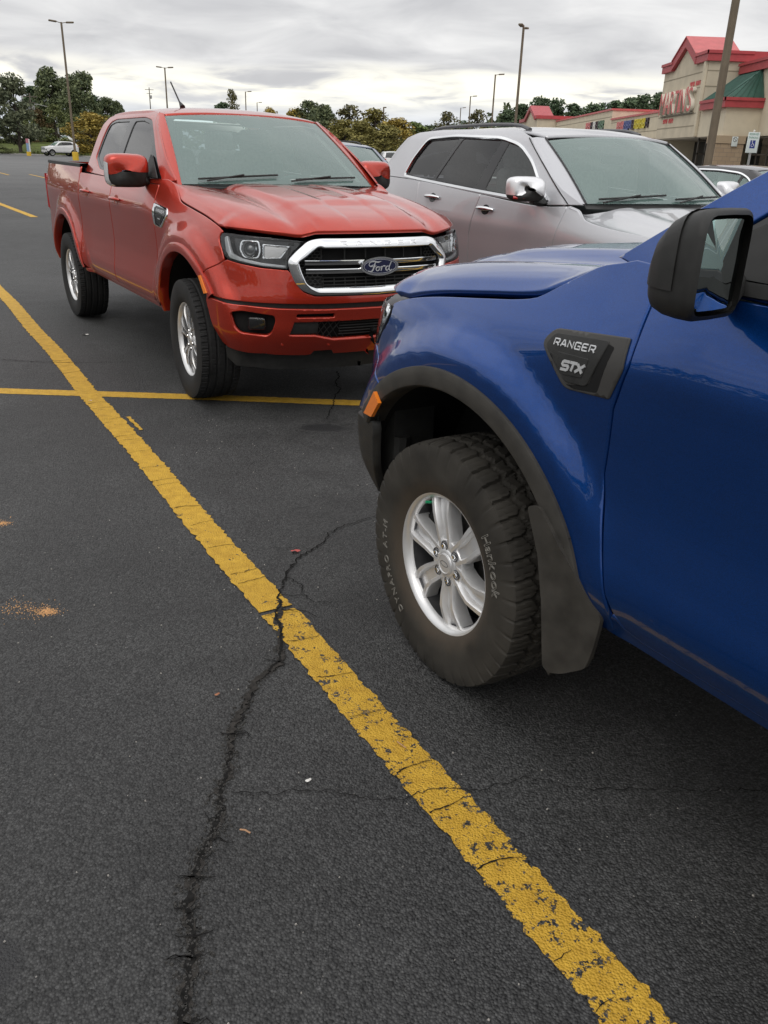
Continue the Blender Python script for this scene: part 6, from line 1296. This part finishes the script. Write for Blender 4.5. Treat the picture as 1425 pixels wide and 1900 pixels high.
LM = dict(pine=leaf_mat('needles', (0.049, 0.078, 0.046), (0.121, 0.170, 0.089)), broad=leaf_mat('leaves_dark', (0.059, 0.082, 0.046), (0.170, 0.194, 0.094)), oak=leaf_mat('leaves_oak', (0.065, 0.082, 0.052), (0.179, 0.194, 0.114)), olive=leaf_mat('leaves_olive', (.12, .115, .038), (.32, .28, .09)), yellow=leaf_mat('leaves_yellow', (.18, .135, .03), (.44, .33, .08)), young=leaf_mat('leaves_young', (.08, .12, .038), (.20, .25, .08)), sparse=leaf_mat('leaves_sparse', (.075, .08, .035), (.18, .16, .07)), shrub=leaf_mat('leaves_shrub', (0.068, 0.094, 0.038), (0.194, 0.211, 0.082)), rust=leaf_mat('leaves_rust', (.07, .05, .025), (.16, .11, .05)))  # foliage colours lightened to stand in for distance haze
M_BARK = mat('bark', (.075, .06, .05), .95, noise=.3, nscale=3)
def tree_mesh(kind, seed):
    """10 m tree: trunk with limbs, crown of leaf clumps hung round the limb ends"""
    r = random.Random(seed); tk = MB(); H_ = 10.; bl = []
    cb = dict(pine=.20, broad=.16, oak=.16, olive=.06, yellow=.06, young=.06, sparse=.22, shrub=.02, rust=.02)[kind]; wid = dict(pine=1.7, broad=2.9, oak=3.0, olive=2.6, yellow=2.8, young=2.4, sparse=2.1, shrub=4.0, rust=4.2)[kind]
    tk.tube([(0, 0, 0), (r.uniform(-.15, .15), r.uniform(-.15, .15), 4), (r.uniform(-.2, .2), 0, 8.8)], [.24, .17, .05], 7)
    n = dict(pine=26, broad=32, oak=34, olive=30, yellow=30, young=20, sparse=13, shrub=26, rust=24)[kind]
    for i in range(n):
        t = (i+r.random())/n; z = H_*(cb+(1-cb)*t*.94); sh = (1-t)**.55 if kind == 'pine' else math.sin(PI*min(1, .22+.78*t)**1.05)**.7; rr = wid*sh*r.uniform(.45, 1.0); a = r.uniform(0, 2*PI); p = (rr*math.cos(a), rr*math.sin(a), z)
        tk.tube([(0, 0, max(.3, z-1.3*r.random()-.5)), (p[0]*.6, p[1]*.6, z-.2), p], [.07, .045, .015], 4); bl.append((p, r.uniform(.75, 1.45)*(1.0 if kind != 'pine' else .85)))
    nl = dict(pine=3800, broad=5200, oak=5200, olive=5200, yellow=5200, young=4200, sparse=1700, shrub=3800, rust=3200)[kind]; s0 = .21 if kind != 'pine' else .18; v = []; f = []
    for i in range(nl):
        (bx_, by_, bz_), br = r.choice(bl); d = Vector((r.gauss(0, 1), r.gauss(0, 1), r.gauss(0, 1))).normalized()*br*r.random()**.45; c = Vector((bx_, by_, bz_))+Vector((d.x*1.15, d.y*1.15, d.z*.72)); s = s0*r.uniform(.6, 1.5); u = Vector((r.gauss(0, 1), r.gauss(0, 1), r.gauss(0, 1))).normalized(); w = u.cross(Vector((r.gauss(0, 1), r.gauss(0, 1), r.gauss(0, 1)))).normalized()
        if c.z < .1: c.z = .1+r.random()*.4
        k = len(v); v += [c-u*s, c-w*s*.55, c+u*s, c+w*s*.55]; f.append((k, k+1, k+2, k+3))
    return tk.mesh(), mesh(v, f, False)
TM = {k: [tree_mesh(k, 11*i+j) for j in range(3 if k in ('pine', 'broad', 'olive') else 1)] for i, k in enumerate(('pine', 'broad', 'oak', 'olive', 'yellow', 'young', 'sparse', 'shrub', 'rust'))}
TREES = [('oak', -50.4, 120, 10.1, 6.4), ('pine', -75.7, 190, 11.7, 6.7), ('broad', -70.2, 185, 14.9, 8.1), ('broad', -69.0, 190, 13.3, 7.6), ('broad', -61.8, 180, 14.0, 7.9), ('pine', -66.7, 200, 10.5, 5.7), ('broad', -63.9, 200, 10.4, 5.7), ('broad', -64.8, 210, 10.0, 5.5), ('shrub', -56.6, 150, 6.5, 6.3), ('rust', -59.4, 150, 5.6, 5.9), ('yellow', -42.4, 125, 5.9, 6.0), ('shrub', -50.1, 140, 4.7, 6.0), ('shrub', -58.0, 140, 4.7, 6.0), ('shrub', -47.9, 150, 5.1, 7.4), ('shrub', -64.5, 142, 4.2, 7.5),
 ('pine', -40.3, 210, 11.5, 6.0), ('sparse', -41.7, 230, 13.8, 3.9), ('yellow', -28.1, 200, 10.3, 4.7), ('yellow', -17.1, 150, 8.1, 5.3), ('broad', -14.7, 150, 9.2, 6.3), ('broad', -11.2, 140, 8.2, 6.0), ('sparse', -6.3, 120, 7.4, 4.6), ('olive', -6.8, 118, 5.5, 5.4), ('olive', -2.9, 120, 7.0, 5.4), ('olive', -4.3, 110, 5.2, 4.9), ('yellow', -0.0, 115, 5.9, 5.4), ('olive', -1.5, 110, 4.9, 4.8), ('young', 2.3, 120, 5.7, 4.6), ('pine', 7.4, 200, 7.8, 5.7), ('broad', 4.9, 150, 5.9, 6.3), ('sparse', 8.7, 160, 8.8, 5.0), ('sparse', 14.9, 170, 9.8, 4.6), ('pine', 17.2, 230, 9.9, 6.5), ('pine', 13.9, 220, 9.1, 6.3), ('pine', 23.6, 240, 10.4, 6.8),
 ('pine', 19.4, 160, 9.3, 5.6), ('pine', 21.6, 160, 10.6, 5.4), ('pine', 24.0, 155, 11.5, 5.6), ('pine', 27.3, 160, 11.3, 5.6), ('pine', 30.5, 160, 10.9, 5.6), ('pine', 31.6, 150, 10.5, 5.2), ('pine', 35.2, 160, 10.8, 5.2), ('pine', 35.4, 150, 11.0, 5.4), ('pine', 36.4, 145, 11.3, 5.2), ('pine', 37.2, 140, 11.0, 5.0), ('pine', 38.2, 135, 11.4, 5.0), ('pine', 39.0, 130, 11.0, 5.0)]
ORD = ['first', 'second', 'third', 'fourth', 'fifth', 'sixth', 'seventh', 'eighth', 'ninth', 'tenth', 'eleventh', 'twelfth', 'thirteenth', 'fourteenth', 'fifteenth', 'sixteenth', 'seventeenth', 'eighteenth', 'nineteenth', 'twentieth']
DESC = dict(oak='large dark leafy tree with bare trunk', pine='dark green pine', broad='dark full-crowned tree', olive='olive-green tree', yellow='yellowing tree', young='bright green young tree', sparse='thin see-through tree', shrub='low dark green shrub', rust='rusty brown shrub')
cnt = {}
def zone(x, y): return 'left of the red pickup' if x < -42 else ('seen over the red roof' if x < -25 else ('between the pickup and the silver car' if x < 5.5 else ('over the silver car roof' if x < 18 and y > 125 or y > 215 else 'behind the store row')))
tot = {}
for t in sorted(TREES, key=lambda q: q[1]/q[2]): k = (t[0], zone(t[1], t[2])); tot[k] = tot.get(k, 0)+1
for i, (kind, x, y, h, w) in enumerate(sorted(TREES, key=lambda q: q[1]/q[2])):
    k = (kind, zone(x, y)); cnt[k] = cnt.get(k, 0)+1; e = empty('shrub' if kind in ('shrub', 'rust') else 'tree', (x, y, 0 if x > -41 else min(1.5, max(0, (y-122)*.05))), i*1.7); s = h/9.9; natural = dict(pine=4.2, broad=6.6, oak=7., olive=6., yellow=6.4, young=5.6, sparse=5.2, shrub=9., rust=9.)[kind]; sx = max(.6*s, 1.12*w/natural); s *= .93 if x < -42 else 1.; e.scale = (sx, sx, s)
    lab = (DESC[kind] if tot[k] == 1 else ORD[cnt[k]-1]+' '+DESC[kind]+' from the left')+', '+zone(x, y); tag(e, lab, 'shrub' if kind in ('shrub', 'rust') else 'tree', 'trees and shrubs round the lot')
    tm, cm = TM[kind][i % len(TM[kind])]; link('trunk', tm, M_BARK, e); link('crown', cm, LM[kind], e)
# woodland closing the view, one mass
def woodland():
    r = random.Random(5); v = []; f = []
    def put(x, y, z, s):
        k = len(v); u = Vector((r.gauss(0, 1), r.gauss(0, 1), r.gauss(0, 1))).normalized(); w = u.cross(Vector((r.gauss(0, 1), r.gauss(0, 1), r.gauss(0, 1)))).normalized(); c = Vector((x, y, z)); v.extend([c-u*s, c-w*s*.6, c+u*s, c+w*s*.6]); f.append((k, k+1, k+2, k+3))
    for i in range(9000):
        x = r.uniform(-110, 160); h = 7.2+1.4*math.sin(x*.13)+1.0*math.sin(x*.41+1)+.7*math.sin(x*1.1); put(x, 262+r.uniform(-6, 6), h*r.random()**.6, .75)
    for i in range(9000):
        y = r.uniform(-90, 175); h = 8.5+1.6*math.sin(y*.11)+1.2*math.sin(y*.37)+.8*math.sin(y*.9); put(-88+r.uniform(-7, 5)-max(0, y-100)*.12, y, h*r.random()**.55, .8)
    for i in range(5200):
        x = r.uniform(17, 62); h = 8.6+1.1*math.sin(x*.7)+1.0*math.sin(x*1.9+1)+.7*math.sin(x*4.1); put(x, 172+r.uniform(-4, 4), h*r.random()**.55, .5)
    for i in range(5000):
        x = r.uniform(-85, 90); h = 7.5+1.5*math.sin(x*.12)+1.2*math.sin(x*.4); put(x, -88+r.uniform(-5, 5), h*r.random()**.55, .8)
    return mesh(v, f, False)
WD = link('woodland', woodland(), LM['broad']); tag(WD, 'dark belt of distant woods closing the view round the lot', 'woods', None, 'stuff')
gb = [[(x, y, z+.25*math.sin(x*.2)*(z > .3)) for y, z in ((118, .02), (126, .35), (138, 1.1), (155, 1.6), (175, 1.7), (200, 1.4))] for x in np.linspace(-140, -36, 22)]
GB = strip('grass_bank', mat('grass', (.085, .105, .030), .95, 0, .1, noise=.35, nscale=.35, bump=.8, bscale=8, bdist=.08), gb)[0]; tag(GB, kind='structure')
def grass_tufts():
    r = random.Random(3); v = []; f = []
    for i in range(5000):
        x = r.uniform(-100, -38); y = r.uniform(119, 158); z = .02+(y-118)*.042; k = len(v); a = r.random()*PI; s = r.uniform(.1, .3); v.extend([(x-s*math.cos(a), y-s*math.sin(a), z-.1), (x+s*math.cos(a), y+s*math.sin(a), z-.1), (x, y, z+r.uniform(.12, .4))]); f.append((k, k+1, k+2))
    return mesh(v, f, False)
tag(link('grass', grass_tufts(), leaf_mat('grass_blades', (.07, .09, .025), (.16, .17, .05))), 'mown grass on the bank beyond the lot', 'grass', None, 'stuff')
hg = empty('hedge', (-50.5, 112, 0)); tag(hg, 'low clipped hedge on the kerb at the far left edge', 'hedge'); tm, cm = TM['shrub'][0]; hg.scale = (.75, .35, .13); link('foliage', cm, LM['shrub'], hg); link('stems', tm, M_BARK, hg)
KB = link('kerb', MB().box((-75, 118, .07), (70, .2, .14)).mesh(smooth=False), MATS['concrete']); tag(KB, kind='structure')

# ---------------------------------------------------------------- vehicles
RT = make_pickup('pickup_truck', M_RED, dict(flare=M_RED, blk=False, bumper=M_RED, chrome=True, dark=M_RED, flaps=False))
RT.location = (-.555, 5.837, 0); RT.rotation_euler = (0, 0, 3.7094)
tag(RT, 'red crew-cab pickup truck with chrome grille facing the viewer', 'pickup truck', 'parked pickup trucks')
wr = make_wheel('HT', RT); wheel_set(wr, [(.79, 0, .386, -.071), (-.79, 0, .386, PI-.071), (.79, -3.22, .386, 0), (-.79, -3.22, .386, PI)], RT)
BT = make_pickup('pickup_truck', M_BLUE, dict(flare=M_BLKD, blk=True, bumper=M_BLK, chrome=False, dark=M_BLUE, flaps=True))
BT.location = (.9433, 2.7342, 0); BT.rotation_euler = (0, 0, .5633)
tag(BT, 'blue pickup truck in the foreground with black mirror and lettered black fender badge', 'pickup truck', 'parked pickup trucks')
wb_ = make_wheel('AT', BT); wheel_set(wb_, [(-.79, 0, .386, PI-.017), (.79, 0, .386, -.017), (.79, -3.22, .386, 0), (-.79, -3.22, .386, PI)], BT)
def car_wheels(T, K, tr, sc=1.):
    for k, (x, y, rz) in enumerate(((tr, 0, 0), (-tr, 0, PI), (tr, K['wb'], 0), (-tr, K['wb'], PI))):
        o = copy_tree(wr, T); o.location = (x, y, .386*sc); o.rotation_euler = (0, 0, rz); o.scale = (sc, sc, sc)
JP = make_car('suv', M_SILV, K_SUV); JP.location = (2.239, 6.222, 0); JP.rotation_euler = (0, 0, 3.6454); car_wheels(JP, K_SUV, .82)
tag(JP, 'silver estate-bodied suv with chrome mirrors and roof rails beside the red pickup', 'suv', 'parked cars')
SD = make_car('sedan', M_GREY, K_SED); SD.location = (4.7, 16.6, 0); SD.rotation_euler = (0, 0, .56); SD.scale = (1.03, 1.03, 1.08); car_wheels(SD, K_SED, .79, .86)
tag(SD, 'dark grey saloon with chrome window trim in front of the store', 'sedan', 'parked cars')
WG = copy_tree(JP, None, {'silver_paint': M_NAVY, 'grey_rail': M_BLK}); WG.location = (-.36, 13.1, 0); WG.rotation_euler = (0, 0, 3.68); WG.scale = (.95, .95, .955)
tag(WG, 'slate blue wagon with black roof rails, half hidden behind the red pickup', 'wagon', 'parked cars')
KEEP = {'fender', 'front_door', 'rear_door', 'quarter_panel', 'tail_panel', 'tail_lamp', 'rocker', 'hood', 'front_bumper', 'grille', 'grille_backing', 'headlight', 'cab_side', 'window_frame', 'side_window', 'windshield', 'rear_window', 'a_pillar', 'rear_pillar', 'roof', 'wheel', 'tyre', 'spoke', 'wheel_well', 'chassis', 'trunk_lid', 'headliner'}
def far_copy(src, loc, rz, over, name, label, cat):
    def cp(o, par):
        c = o.copy(); COL.objects.link(c); c.parent = par
        if c.type == 'MESH':
            for i in range(len(c.material_slots)):
                n = o.material_slots[i].material.name
                if n in over: c.material_slots[i].link = 'OBJECT'; c.material_slots[i].material = over[n]
        for ch in o.children:
            if ch.name.split('.')[0] in KEEP: cp(ch, c)
        return c
    c = cp(src, None); c.name = name; c.location = loc; c.rotation_euler = (0, 0, rz); tag(c, label, cat, 'far parked cars'); return c
wv = {'silver_paint': M_WHITE, 'dark_grey_paint': M_WHITE}
far_copy(JP, (-.55, 69, 0), .12, wv, 'suv', 'white suv seen from behind, middle of three far white vehicles', 'suv'); far_copy(JP, (-2.6, 73, 0), .12, wv, 'suv', 'white suv leftmost of three far white vehicles', 'suv'); far_copy(JP, (1.6, 72, 0), .12, wv, 'suv', 'white suv rightmost of three far white vehicles', 'suv')
far_copy(JP, (-44.6, 115, .0), 2.35, wv, 'suv', 'white suv driving on the lane beyond the red pickup bed', 'suv')
far_copy(SD, (-69.5, 165, 1.3), 1.3, wv, 'sedan', 'white car parked past the grass at far left', 'sedan'); far_copy(SD, (-63.5, 168, 1.4), 1.4, wv, 'sedan', 'white car just right of the wrapped post past the grass', 'sedan'); far_copy(SD, (-58.5, 170, 1.4), 1.5, {'dark_grey_paint': M_SILV}, 'sedan', 'silver car past the grass left of the street lamp', 'sedan')
far_copy(SD, (-46.5, 150, 0), 2.4, {}, 'sedan', 'dark car partly hidden behind the red pickup cab', 'sedan')

pd = link('paper', mesh([(-.12, -.08, 0), (.12, -.08, 0), (.14, .02, .01), (.02, .08, .004), (-.12, .06, 0)], [(0, 1, 2, 3, 4)], False), MATS['paper']); pd.matrix_world = Matrix.Translation((-.555, 5.837, 0)) @ Matrix.Rotation(3.7094, 4, 'Z') @ Matrix.Translation((-.12, -.66, 1.296)); tag(pd, 'white sheet of paper lying on the red pickup dashboard', 'paper')
